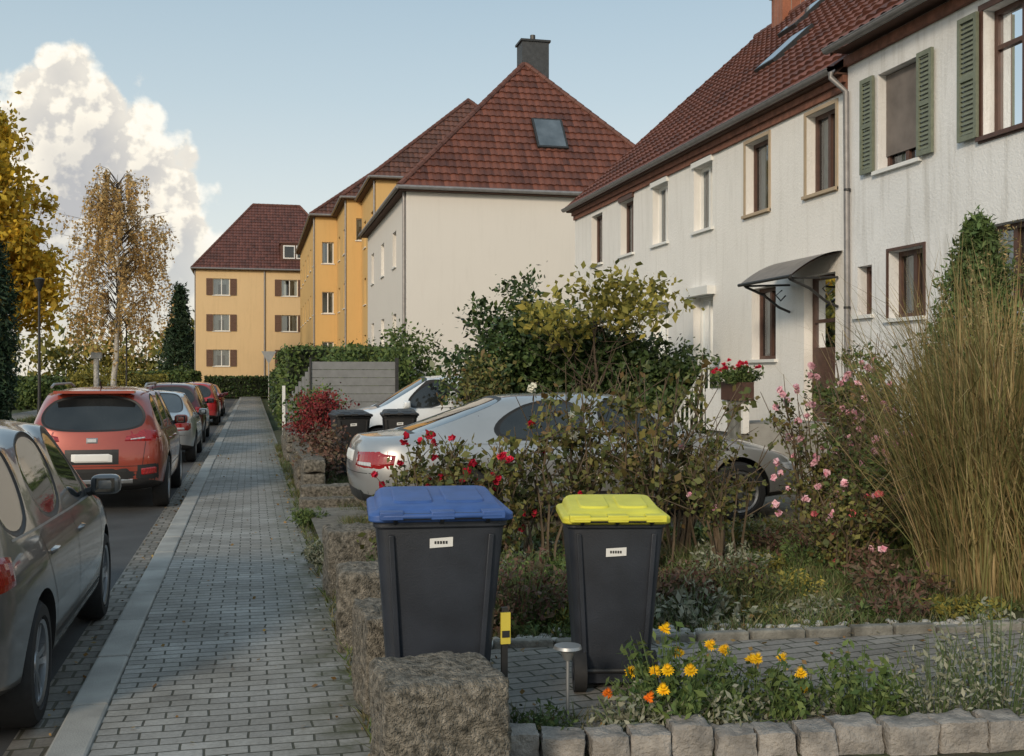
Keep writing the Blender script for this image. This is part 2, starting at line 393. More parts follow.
def tiled(name, parent, O, S, T, poly, mat, tw=.25, th=.34, sub=4):
    O = Vector(O); S = Vector(S).normalized(); T = Vector(T).normalized(); N = S.cross(T)
    if N.z < 0: N = -N
    s0 = min(p[0] for p in poly); s1 = max(p[0] for p in poly); t1 = max(p[1] for p in poly)
    ns = int(math.ceil((s1-s0)/tw))*sub+1; s_ = s0+np.arange(ns)*tw/sub
    prof = np.array([0, .028, .034, .012])[np.arange(ns) % sub] if sub == 4 else np.array([0, .03])[np.arange(ns) % 2]
    nr = int(math.ceil(t1/th)); tl = []; hl = []
    for k in range(nr): tl += [k*th, (k+1)*th-.004]; hl += [.05, .0]
    tl = np.array(tl); hl = np.array(hl)
    Sg, Tg = np.meshgrid(s_, tl); H = prof[None, :]+hl[:, None]
    V = np.array(O)[None, None]+Sg[..., None]*np.array(S)+Tg[..., None]*np.array(T)+H[..., None]*np.array(N)
    idx = np.arange(ns*len(tl)).reshape(len(tl), ns)
    F = np.stack([idx[:-1, :-1], idx[:-1, 1:], idx[1:, 1:], idx[1:, :-1]], -1).reshape(-1, 4)
    me = bpy.data.meshes.new(name); me.from_pydata(V.reshape(-1, 3).tolist(), [], F.tolist())
    bm = bmesh.new(); bm.from_mesh(me); uvl = bm.loops.layers.uv.new('UVMap')
    for f in bm.faces:
        for l in f.loops:
            d = l.vert.co-O; l[uvl].uv = (d.dot(S)+100*tw, d.dot(T)+.002)
    cx = sum(p[0] for p in poly)/len(poly); cy = sum(p[1] for p in poly)/len(poly)
    for i in range(len(poly)):
        a = poly[i]; b_ = poly[(i+1) % len(poly)]
        pa = O+S*a[0]+T*a[1]; e = (S*(b_[0]-a[0])+T*(b_[1]-a[1])).normalized(); nn = e.cross(N)
        if nn.dot(O+S*cx+T*cy-pa) > 0: nn = -nn
        bmesh.ops.bisect_plane(bm, geom=bm.verts[:]+bm.edges[:]+bm.faces[:], plane_co=pa, plane_no=nn, clear_outer=True)
    bmesh.ops.recalc_face_normals(bm, faces=bm.faces)
    bm.to_mesh(me); bm.free(); me.materials.append(mat)
    return link(name, me, parent)
def ridge_tiles(mb, p0, p1, mat, r=.10, step=.36):
    p0 = Vector(p0); p1 = Vector(p1); L = (p1-p0).length; n = max(1, int(L/step))
    for i in range(n):
        a = p0.lerp(p1, i/n); b_ = p0.lerp(p1, (i+1.08)/n)
        mb.tube([a, b_], [r*1.12, r*.95], mat, 8)

# ---------------------------------------------------------------- ground, road, pavement
def sheet(name, pts, z, mat):
    mb = MB(); mb.add([(x, y, z) for x, y in pts], [tuple(range(len(pts)))], mat); return mb.obj(name)
sheet('ground', [(-900, -300), (900, -300), (900, 1500), (-900, 1500)], -.2, MAT['ground'])
sheet('road', [(-7, -20), (-1.16, -20), (-1.16, 86), (-60, 86), (-60, 80), (-7, 80)], -.12, MAT['asphalt'])
sheet('gutter_strip', [(-1.16, -20), (-.905, -20), (-.905, 86), (-1.16, 86)], -.118, MAT['gutterstone'])
mb = MB(); mb.box((-.715, -8, -.19), (.56, 88, 0), MAT['paver']); mb.obj('pavement')
mb = MB(); y = -6.0
while y < 86:
    j = random.uniform(-.004, .004)
    mb.box((-.905+j, y, -.19), (-.719+j, y+.985, .012+random.uniform(-.004, .004)), MAT['kerb']); y += 1.0
mb.obj('kerb', bevel=.015)
mb = MB(); mb.box((.56, -8, -.19), (.62, 88, .015), MAT['edging']); mb.obj('pavement_edging')
mb = MB(); mb.box((-7.15, -20, -.19), (-7.0, 80, 0), MAT['kerb']); mb.obj('kerb', bevel=.01)
mb = MB(); mb.box((-8.4, -20, -.19), (-7.15, 80, -.01), MAT['ground']); mb.obj('grass_verge')
mb = MB(); mb.box((-10.2, -20, -.19), (-8.4, 80, 0.0), MAT['paver']); mb.obj('pavement')
mb = MB()
nx, ny = 60, 90; X0, X1, Y0, Y1 = .62, 8.3, -4, 34
for i in range(nx+1):
    for j in range(ny+1):
        x = X0+(X1-X0)*i/nx; y = Y0+(Y1-Y0)*j/ny
        e = min(1, max(0, (x-.62)/.5))
        mb.v.append((x, y, .01+.07*e+.03*noise.noise(Vector((x*1.3, y*1.3, 0)))*e))
for i in range(nx):
    for j in range(ny):
        a = i*(ny+1)+j; mb.f.append((a, a+ny+1, a+ny+2, a+1)); mb.m.append(0)
mb.mats.append(MAT['soil']); mb.obj('garden_soil', smooth=True)
sheet('driveway', [(.63, 10.4), (7.9, 10.4), (7.9, 13.2), (.63, 13.2)], .125, MAT['gravel'])
far = lambda x: 6.12-.09*(x-1.5)
near = lambda x: 4.62-.16*(x-1.1)
sheet('garden_path', [(.95, near(.95)), (9, near(9)), (9, far(9)), (.95, far(.95))], .135, MAT['pathbrick'])
mb = MB(); x = 1.0
while x < 8:
    w = random.uniform(.22, .36)
    y0 = far(x)+random.uniform(-.01, .01); y1 = far(x+w-.02); zt = .18+random.uniform(-.012, .012)
    mb.add([(x, y0, .05), (x+w-.02, y1, .05), (x+w-.02, y1+.07, .05), (x, y0+.07, .05),
            (x, y0, zt), (x+w-.02, y1, zt), (x+w-.02, y1+.07, zt), (x, y0+.07, zt)],
           [(0, 3, 2, 1), (4, 5, 6, 7), (0, 1, 5, 4), (1, 2, 6, 5), (2, 3, 7, 6), (3, 0, 4, 7)], MAT['edging']); x += w
mb.obj('path_edging', bevel=.012)

def rock(mb, c, sz, mat, rotz=0, rough=.03, cuts=5, rnd=.12):
    bm = bmesh.new(); bmesh.ops.create_cube(bm, size=1)
    bmesh.ops.subdivide_edges(bm, edges=bm.edges[:], cuts=cuts, use_grid_fill=True)
    seed = Vector((random.random()*50, random.random()*50, 0)); rm = Matrix.Rotation(rotz, 3, 'Z')
    vs = []
    for v in bm.verts:
        p = v.co.copy(); q = Vector([max(-.5+rnd, min(.5-rnd, t)) for t in p]); d = p-q
        if d.length > 1e-6: p = q+d.normalized()*min(d.length, rnd)
        p = Vector((p.x*sz[0], p.y*sz[1], p.z*sz[2]))
        nn = noise.noise(p*9+seed)*rough+noise.noise(p*28+seed)*rough*.6+noise.noise(p*60+seed)*rough*.35
        p += v.co.normalized()*nn
        vs.append(rm @ p+Vector(c))
    mb.add(vs, [tuple(v.index for v in f.verts) for f in bm.faces], mat); bm.free()
def stone(name, c, sz, rotz=0, mat=None, rough=.02, cuts=22, rnd=.07):
    mb = MB(); rock(mb, c, sz, mat or MAT['concrete'], rotz, rough, cuts, rnd); return mb.obj(name, smooth=True)
stone('stone_gate_post', (.70, 4.24, .26), (.47, .46, .60), .04, cuts=30)
stone('stone_wall_block', (.66, 5.72, .21), (.25, .55, .56), .03)
stone('stone_wall_block', (.70, 6.98, .21), (.36, .40, .56), -.02)
stone('stone_wall_block', (.70, 7.62, .12), (.24, .42, .36), 0)
stone('stone_gate_post', (.80, 8.6, .24), (.50, .45, .56), .03)
stone('stone_step', (1.05, 13.8, .1), (.95, .3, .16), 0)
stone('stone_step', (1.05, 14.15, .2), (.9, .3, .2), 0)
mb = MB()
for k in range(7):
    for lv in range(3):
        rock(mb, (.80+random.uniform(-.03, .03), 15.2+k*.62, .1+lv*.19), (.3, .58, .18), MAT['concrete'], 0, .02, 4)
mb.obj('dry_stone_wall', smooth=True)
mb = MB()
for k in range(6):
    for lv in range(3): rock(mb, (.80+random.uniform(-.03, .03), 22+k*.62, .1+lv*.19), (.3, .58, .18), MAT['concrete'], 0, .02, 4)
mb.obj('dry_stone_wall', smooth=True)
mb = MB(); x = .98
while x < 6:
    w = random.uniform(.16, .23)
    rock(mb, (x+w/2, near(x+w/2)-.1+random.uniform(-.02, .02), .08+random.uniform(-.02, .012)), (w-.008, .16, .25), MAT['granite'], -.16+random.uniform(-.10, .10), .018, 9, .06); x += w
mb.obj('cobblestone_border', smooth=True)
mb = MB()
for k in range(620):
    x = random.uniform(1.3, 6.6); y = far(x)+.09+abs(random.gauss(0, .10))
    r = random.uniform(.014, .036)
    rock(mb, (x, y, .12+random.uniform(0, .03)), (r*2, r*1.5, r*1.2), MAT['pebble'], random.random()*3, .004, 2, .4)
mb.obj('pebble_border', smooth=True)

# ---------------------------------------------------------------- buildings
EX, EZ = 7.76, 5.88
H1 = group('white_terraced_house', (10, 20, 0))
mb = MB(); F = Frame((7.95, 26.7, 0), (0, -1, 0), (-1, 0, 0)); WL = 13.12
up = [(s-.42, s+.42, 4.33, 5.5) for s in (1.8, 3.95, 5.95, 8.1, 10.3, 12.35)]
dn = [(s-.45, s+.45, 1.85, 3.12) for s in (1.8, 3.95, 5.95, 8.1)]+[(10.1, 10.95, 1.95, 3.1)]
door = (11.85, 12.75, 1.0, 3.15)
wall(mb, F, WL, -.1, 5.80, up+dn+[door], MAT['white_wall'])
fr = ['bframe', 'bframe', 'wframe', 'wframe', 'bframe', 'bframe']
for i, o in enumerate(up):
    window(mb, F, o, MAT[fr[i]], sill=MAT['tan'] if i > 3 else MAT['wframe'], mull=1 if i != 4 else 0)
    if i > 3: surround(mb, F, o, MAT['tan'], .06)
    if i in (1, 2, 3): F.box(mb, o[0]-.04, o[1]+.04, o[3]+.003, o[3]+.12, .002, .05, MAT['wframe'] if i > 1 else MAT['bframe'])
for i, o in enumerate(dn):
    window(mb, F, o, MAT['wframe'] if i < 4 else MAT['bframe'], sill=MAT['wframe'])
    if i in (2, 3): F.box(mb, o[0]-.1, o[1]+.1, o[3]+.01, o[3]+.16, .002, .16, MAT['wframe'])
window(mb, F, door, MAT['bframe'], mull=0, trans=True, curtain=False)
F.box(mb, door[0]+.08, door[1]-.08, 1.07, 2.1, -.17, -.13, MAT['bframe'])
F.box(mb, 0, WL, 5.60, 5.70, .003, .05, MAT['fascia']); F.box(mb, 0, WL, 5.703, 5.80, .003, .10, MAT['fascia'])
slope = math.tan(R(42)); zr = EZ+(13-EX)*slope
zw = lambda x: EZ+(x-EX)*slope-.08
mb.add([(7.95, 26.7, -.1), (18.05, 26.7, -.1), (18.05, 26.7, zw(7.95)), (13, 26.7, zw(13)), (7.95, 26.7, zw(7.95))], [(0, 1, 2, 3, 4)], MAT['white_wall'])
mb.add([(18.05, 26.7, -.1), (18.05, 13.6, -.1), (18.05, 13.6, 6.2), (18.05, 26.7, 6.2)], [(0, 1, 2, 3)], MAT['white_wall'])
mb.obj('walls_and_windows', H1)
ct = Vector((math.cos(R(42)), 0, math.sin(R(42)))); tl = (13-EX)/math.cos(R(42))
tiled('roof_tiles', H1, (EX, 26.85, EZ), (0, -1, 0), ct, [(0, 0), (13.28, 0), (13.28, tl), (0, tl)], MAT['roof_red'])
mb = MB()
mb.quad((13, 26.85, zr), (13, 13.57, zr), (18.5, 13.57, 5.95), (18.5, 26.85, 5.95), MAT['ridge'])
mb.quad((EX+.02, 26.83, EZ-.05), (EX+.02, 13.6, EZ-.05), (13, 13.6, zr-.06), (13, 26.83, zr-.06), MAT['soffit'])
mb.box((EX, 13.58, EZ-.075), (7.94, 26.83, EZ-.052), MAT['soffit'])
ridge_tiles(mb, (13, 26.85, zr+.02), (13, 13.57, zr+.02), MAT['ridge'])
mb.add([(EX, 26.86, EZ-.07), (13, 26.86, zr-.08), (13, 26.86, zr+.08), (EX, 26.86, EZ+.09)], [(0, 1, 2, 3)], MAT['ridge'])
mb.box((12.75, 24.9, zr-.5), (13.35, 25.5, zr+.55), MAT['chimbrick']); mb.box((12.7, 24.85, zr+.553), (13.4, 25.55, zr+.62), MAT['kerb'])
mb.obj('roof_structure', H1)
mb = MB()
def gut(x, y0, y1, z):
    n = 8; r = .065
    for k in range(n):
        a0 = math.pi+math.pi*k/n; a1 = math.pi+math.pi*(k+1)/n
        mb.quad((x+r*math.cos(a0), y0, z+r*math.sin(a0)), (x+r*math.cos(a0), y1, z+r*math.sin(a0)), (x+r*math.cos(a1), y1, z+r*math.sin(a1)), (x+r*math.cos(a1), y0, z+r*math.sin(a1)), MAT['gutter'])
    mb.tube([(x-r, y0, z), (x-r, y1, z)], .009, MAT['gutter'], 6)
gut(EX-.07, 26.85, 13.62, EZ)
mb.tube([(EX-.07, 13.62, EZ-.05), (EX-.07, 13.62, EZ-.12), (7.86, 13.52, 5.55), (7.87, 13.5, 3), (7.87, 13.5, 0)], .04, MAT['gutter'], 10)
for z in (1, 2.6, 4.2): mb.tube([(7.87, 13.5, z), (7.87, 13.5, z+.03)], .048, MAT['metal'], 10)
mb.obj('gutter_and_downpipe', H1, smooth=True)
mb = MB()
def skylight(mb, O, S, T, s, t, w, h, mat=None):
    O = Vector(O); S = Vector(S).normalized(); T = Vector(T).normalized(); N = S.cross(T)
    if N.z < 0: N = -N
    fn = lambda a, b_, c: O+S*(s+a)+T*(t+b_)+N*c
    mb.box((-w/2, -h/2, .02), (w/2, h/2, .13), MAT['metal'], fn)
    mb.quad(fn(-w/2+.07, -h/2+.07, .134), fn(w/2-.07, -h/2+.07, .134), fn(w/2-.07, h/2-.07, .134), fn(-w/2+.07, h/2-.07, .134), mat or MAT['skyglass'])
for s, t in ((7.5, 3.0), (5.1, 5.3), (9.6, 5.0)): skylight(mb, (EX, 26.85, EZ), (0, -1, 0), ct, s, t, .8, 1.1)
mb.obj('skylights', H1)
mb = MB(); n = 10
for k in range(n):
    a0 = k/n; a1 = (k+1)/n
    z0 = 3.42-.36*a0**1.8; z1 = 3.42-.36*a1**1.8
    for dz, mt in ((0, 'canopy'), (-.025, 'bframe')):
        mb.quad((7.95-.8*a0, 15.35, z0+dz), (7.95-.8*a0, 13.75, z0+dz), (7.95-.8*a1, 13.75, z1+dz), (7.95-.8*a1, 15.35, z1+dz), MAT[mt])
mb.tube([(7.15, 15.37, 3.05), (7.15, 13.73, 3.05)], .025, MAT['metal'], 8)
for yy in (15.25, 13.85):
    mb.tube([(7.93, yy, 2.65), (7.75, yy, 2.72), (7.5, yy, 2.9), (7.2, yy, 3.02)], .02, MAT['metal'], 6)
    mb.tube([(7.93, yy, 3.06), (7.18, yy, 3.03)], .018, MAT['metal'], 6)
    mb.tube([(7.8, yy, 2.98), (7.7, yy, 2.9), (7.78, yy, 2.82), (7.86, yy, 2.9)], .012, MAT['metal'], 6)
mb.obj('door_canopy', H1, smooth=True)
mb = MB()
mb.box((6.6, 13.85, .08), (7.94, 16.12, .27), MAT['kerb'])
for k in range(1, 5): mb.box((6.6+.003*k, 13.85+.003*k, .27+(k-1)*.19), (7.94, 15.0+.28*(4-k), .27+k*.19), MAT['kerb'])
mb.box((6.5, 13.85, .9), (6.597, 15.1, 1.5), MAT['white_wall'])
mb.obj('entrance_steps', H1)
mb = MB()
mb.tube([(6.55, 15.1, 1.9), (6.55, 16.4, 1.05)], .025, MAT['whiterail'], 6); mb.tube([(6.55, 15.1, 1.5), (6.55, 16.4, .65)], .02, MAT['whiterail'], 6)
for k in range(8):
    t = k/7; mb.tube([(6.55, 15.1+1.3*t, 1.05-.85*t), (6.55, 15.1+1.3*t, 1.9-.85*t)], .014, MAT['whiterail'], 5)
mb.obj('stair_railing', H1)

H2 = group('white_plaster_house', (10, 8, 0))
mb = MB(); F = Frame((7.92, 13.57, 0), (0, -1, 0), (-1, 0, 0)); WL = 9.5
w1 = (.74, 1.66, 4.35, 5.6); w2 = (2.86, 3.86, 4.35, 5.75); g1 = (1.0, 1.75, 2.42, 3.27); g0 = (.25, .6, 2.5, 3.15); g2 = (2.75, 3.7, 2.4, 3.35)
w3 = (5.6, 6.6, 4.35, 5.75)
wall(mb, F, WL, -.1, 6.05, [w1, w2, w3, g1, g0, g2], MAT['white_wall2'])
window(mb, F, w1, MAT['bframe'], sill=MAT['wframe'], blind=.85); window(mb, F, w2, MAT['bframe'], sill=MAT['bframe'], trans=True)
window(mb, F, w3, MAT['bframe'], sill=MAT['wframe'])
window(mb, F, g1, MAT['bframe'], sill=MAT['wframe']); window(mb, F, g0, MAT['bframe'], mull=0, sill=MAT['wframe']); window(mb, F, g2, MAT['bframe'], sill=MAT['wframe'])
surround(mb, F, w2, MAT['bframe'], .07); surround(mb, F, g1, MAT['bframe'], .04)
shutters(mb, F, w1, MAT['green'], .30); shutters(mb, F, w2, MAT['green'], .34, 'l', .035)
F.box(mb, 0, WL, 5.90, 6.03, .003, .07, MAT['fascia'])
mb.add([(7.92, 13.57, 5.5), (13, 13.57, 5.5), (13, 13.57, zr+.1), (7.92, 13.57, 6.25)], [(0, 1, 2, 3)], MAT['white_wall2'])
mb.obj('walls_and_windows', H2)
EX2, EZ2 = 7.64, 6.12
tiled('roof_tiles', H2, (EX2, 13.54, EZ2), (0, -1, 0), ct, [(0, 0), (9.5, 0), (9.5, tl+.1), (0, tl+.1)], MAT['roof_red'])
mb = MB(); gut(EX2-.07, 13.54, 4.1, EZ2-.02)
mb.quad((EX2+.02, 13.55, EZ2-.05), (EX2+.02, 4.1, EZ2-.05), (7.92, 4.1, EZ2-.05), (7.92, 13.55, EZ2-.05), MAT['soffit'])
mb.add([(EX2, 13.55, EZ2-.1), (13, 13.55, zr+.12), (13, 13.55, zr+.3), (EX2, 13.55, EZ2+.08)], [(0, 1, 2, 3)], MAT['soffit'])
mb.quad((13, 13.55, zr+.2), (13, 4.1, zr+.2), (18.5, 4.1, 6), (18.5, 13.55, 6), MAT['ridge'])
mb.obj('gutter', H2)

def hip_house(name, X0, X1, Y0, Y1, ez, pitch, wm, rm, left_ops, front_ops, hipr=.8, over=.4, frame='wframe', z0=-.1, shut=None, ridgex=False):
    H = group(name, ((X0+X1)/2, (Y0+Y1)/2, 0)); mb = MB()
    FL = Frame((X0, Y1, 0), (0, -1, 0), (-1, 0, 0)); FF = Frame((X0, Y0, 0), (1, 0, 0), (0, -1, 0))
    wall(mb, FL, Y1-Y0, z0, ez, left_ops, wm); wall(mb, FF, X1-X0, z0, ez, front_ops, wm)
    for o in left_ops: window(mb, FL, o, MAT[frame], sill=MAT['wframe'])
    for o in front_ops:
        window(mb, FF, o, MAT[frame], sill=MAT['wframe'])
        if shut: shutters(mb, FF, o, shut, .5)
    mb.quad((X1, Y0, z0), (X1, Y1, z0), (X1, Y1, ez), (X1, Y0, ez), wm); mb.quad((X0, Y1, z0), (X1, Y1, z0), (X1, Y1, ez), (X0, Y1, ez), wm)
    mb.obj('walls_and_windows', H)
    a, b_, c, d = X0-over, X1+over, Y0-over, Y1+over; cx = (a+b_)/2; E = ez-.02
    mb = MB(); mb.box((a+.02, c+.02, E-.10), (b_-.02, d-.02, E-.01), MAT['soffit'])
    if ridgex:
        hd = (d-c)/2; rise = hd*math.tan(R(pitch)); hl = hd*hipr; L = math.hypot(hd, rise); W = b_-a
        tiled('roof_front', H, (a, c, E), (1, 0, 0), (0, hd, rise), [(0, 0), (W, 0), (W-hl, L), (hl, L)], rm)
        tiled('roof_left', H, (a, d, E), (0, -1, 0), (hl, 0, rise), [(0, 0), (d-c, 0), (hd, math.hypot(hl, rise))], rm, sub=2)
        mb.add([(a, d, E), (b_, d, E), (b_-hl, c+hd, E+rise), (a+hl, c+hd, E+rise)], [(0, 1, 2, 3)], MAT['ridge'])
        mb.add([(b_, c, E), (b_, d, E), (b_-hl, c+hd, E+rise)], [(0, 1, 2)], MAT['ridge'])
        rl = (((a, c, E+.04), (a+hl, c+hd, E+rise+.04)), ((a+hl, c+hd, E+rise+.04), (b_-hl, c+hd, E+rise+.04)), ((b_, c, E+.04), (b_-hl, c+hd, E+rise+.04)))
    else:
        hw = (b_-a)/2; rise = hw*math.tan(R(pitch)); hl = hw*hipr
        L = math.hypot(hw, rise)
        tiled('roof_left', H, (a, d, E), (0, -1, 0), (hw, 0, rise), [(0, 0), (d-c, 0), (d-c-hl, L), (hl, L)], rm)
        tiled('roof_right', H, (b_, d, E), (0, -1, 0), Vector((-hw, 0, rise)), [(0, 0), (d-c, 0), (d-c-hl, L), (hl, L)], rm, sub=2)
        tiled('roof_front', H, (a, c, E), (1, 0, 0), (0, hl, rise), [(0, 0), (b_-a, 0), (hw, math.hypot(hl, rise))], rm)
        mb.add([(a, d, E), (b_, d, E), (cx, d-hl, E+rise)], [(0, 1, 2)], MAT['ridge'])
        rl = (((a, c, E+.04), (cx, c+hl, E+rise+.04)), ((b_, c, E+.04), (cx, c+hl, E+rise+.04)), ((cx, c+hl, E+rise+.04), (cx, d-hl, E+rise+.04)), ((a, d, E+.04), (cx, d-hl, E+rise+.04)))
    for p, q in rl: ridge_tiles(mb, p, q, MAT['ridge'])
    mb.tube([(a-.05, c-.05, E), (a-.05, d, E)], .07, MAT['gutter'], 8); mb.tube([(a-.05, c-.05, E), (b_+.05, c-.05, E)], .07, MAT['gutter'], 8)
    mb.tube([(X0-.06, Y0+.15, E-.1), (X0-.06, Y0+.15, 0)], .05, MAT['gutter'], 8)
    mb.obj('eaves_and_ridges', H)
    return H, cx, c, hl, E, rise, a
ops = [(s-.5, s+.5, z, z+1.25) for s in (2.0, 5.6, 9.2) for z in (2.6, 5.5)]
H3, cx, c, hl, E, rise, a = hip_house('white_hip_roof_house', 4.9, 14.75, 35.7, 48, 7.8, 46.2, MAT['cream_wall'], MAT['roof_red'], ops, [], .8, .27)
mb = MB(); mb.box((cx-.1, c+hl-.1, E+rise-.5), (cx+.92, c+hl+.75, E+rise+.85), MAT['slate'])
mb.box((cx-.16, c+hl-.15, E+rise+.853), (cx+.98, c+hl+.8, E+rise+.93), MAT['metal'])
mb.tube([(cx+.4, c+hl+.3, E+rise+.9), (cx+.4, c+hl+.3, E+rise+1.2)], .1, MAT['metal'], 8)
skylight(mb, (a, c, E), (1, 0, 0), (0, hl, rise), 5.5, 2.9, 1.1, 1.5)
mb.obj('chimney_and_skylight', H3)
def rowops(L, n, zs, w=1.1, h=1.4): return [((i+.5)*L/n-w/2, (i+.5)*L/n+w/2, z, z+h) for i in range(n) for z in zs]
hip_house('yellow_apartment_house', 5.8, 16, 53, 60, 11.2, 41, MAT['yellow_wall'], MAT['roof_dark'], rowops(7, 2, (2.4, 5.4, 8.4)), [], .6, .3)
hip_house('yellow_apartment_house', 5.0, 14.6, 60.02, 67, 11.3, 40, MAT['yellow_wall'], MAT['roof_dark'], rowops(6.98, 2, (2.4, 5.4, 8.4)), [(.5, 1.2, 9, 10.2)], .6, .3)
hip_house('yellow_apartment_house', 3.7, 12, 67.02, 88, 11.3, 38, MAT['yellow_wall'], MAT['roof_dark'], rowops(20.98, 6, (2.4, 5.4, 8.4)), [(.4, 1.1, z, z+1.3) for z in (2.4, 5.4, 8.4)], .7, .3)
fo = [(s-.65, s+.65, z, z+1.35) for s in (2.0, 7.4, 10.8) for z in (2.4, 5.25, 8.15)]
H4, cx, c, hl, E, rise, a = hip_house('yellow_corner_house', -4.4, 8.5, 92, 101, 10.3, 51, MAT['yellow_wall2'], MAT['roof_far'], [], fo, 1.0, .3, shut=MAT['shutter'], ridgex=True)
mb = MB()
mb.box((2.3, 92.3, 11.1), (4.7, 95.2, 12.5), MAT['soffit']); mb.box((2.2, 92.2, 12.503), (4.8, 95.8, 12.62), MAT['ridge'])
for k in range(2):
    mb.box((2.5+k*1.05, 92.25, 11.25), (3.45+k*1.05, 92.297, 12.35), MAT['wframe'])
    mb.box((2.6+k*1.05, 92.22, 11.36), (3.35+k*1.05, 92.247, 12.25), MAT['cglass'])
mb.tube([(1.0, 91.93, 10.2), (1.0, 91.93, 0)], .06, MAT['gutter'], 8)
mb.obj('dormer', H4)

# ---------------------------------------------------------------- vehicles
BASE = {
 'hatch': dict(L=4.3, W=1.8, H=1.57, wb=(-1.33, 1.22), st=[
  (-2.12, -2.15, -2.08, -1.78, .80, .30, 1.00, .56, 1.46, 1.50),
  (-1.88, -1.92, -1.86, -1.66, .87, .22, 1.00, .60, 1.49, 1.55),
  (-1.30, -1.30, -1.22, -1.10, .90, .20, .985, .62, 1.515, 1.57),
  (-1.18, -1.18, -1.10, -1.00, .90, .20, .985, .62, 1.515, 1.57),
  (-.20, -.20, -.20, -.20, .90, .20, .97, .625, 1.515, 1.575),
  (-.10, -.10, -.10, -.12, .90, .20, .97, .625, 1.515, 1.575),
  (.80, .80, .98, .32, .90, .20, .93, .60, 1.485, 1.545),
  (1.12, 1.12, 1.10, 1.22, .89, .20, .92, .74, .95, 1.01),
  (1.62, 1.62, 1.60, 1.62, .87, .20, .86, .68, .90, .94),
  (2.02, 2.08, 1.95, 1.90, .76, .26, .72, .56, .78, .82)],
  glass_side=[1, 3, 5], ws=[6], rear='cap'),
 'suv': dict(L=4.4, W=1.85, H=1.66, wb=(-1.32, 1.3), st=[
  (-2.15, -2.18, -2.10, -1.80, .81, .36, 1.08, .58, 1.54, 1.585),
  (-1.92, -1.96, -1.86, -1.64, .88, .28, 1.09, .63, 1.58, 1.63),
  (-1.35, -1.35, -1.25, -1.10, .915, .25, 1.06, .65, 1.60, 1.66),
  (-1.20, -1.20, -1.12, -.98, .915, .25, 1.06, .65, 1.60, 1.66),
  (-.20, -.20, -.20, -.20, .915, .25, 1.04, .66, 1.60, 1.665),
  (-.10, -.10, -.10, -.12, .915, .25, 1.04, .66, 1.60, 1.665),
  (.80, .80, .98, .30, .91, .25, 1.02, .64, 1.57, 1.63),
  (1.12, 1.12, 1.10, 1.20, .90, .25, 1.01, .76, 1.05, 1.10),
  (1.65, 1.65, 1.62, 1.65, .88, .25, .96, .70, 1.0, 1.04),
  (2.05, 2.12, 2.0, 1.95, .80, .32, .82, .6, .88, .92)],
  glass_side=[1, 3, 5], ws=[6], rear='cap'),
 'sedan': dict(L=4.7, W=1.8, H=1.43, wb=(-1.36, 1.38), st=[
  (-2.28, -2.33, -2.28, -2.24, .78, .30, .90, .62, .955, .975),
  (-1.80, -1.80, -1.75, -1.82, .88, .22, .93, .68, .985, 1.02),
  (-1.30, -1.30, -1.45, -.92, .90, .20, .925, .56, 1.345, 1.39),
  (-1.18, -1.18, -1.34, -.76, .90, .20, .92, .56, 1.37, 1.42),
  (-.12, -.12, -.12, -.14, .90, .20, .905, .565, 1.38, 1.43),
  (-.04, -.04, -.04, -.06, .90, .20, .905, .565, 1.38, 1.43),
  (.80, .80, .95, .28, .90, .20, .88, .545, 1.355, 1.41),
  (1.14, 1.14, 1.08, 1.20, .89, .20, .87, .72, .90, .95),
  (1.65, 1.65, 1.6, 1.65, .87, .20, .82, .66, .85, .895),
  (2.18, 2.26, 2.12, 2.05, .76, .26, .66, .56, .72, .75)],
  glass_side=[3, 5], ws=[1, 6], rear='body'),
}
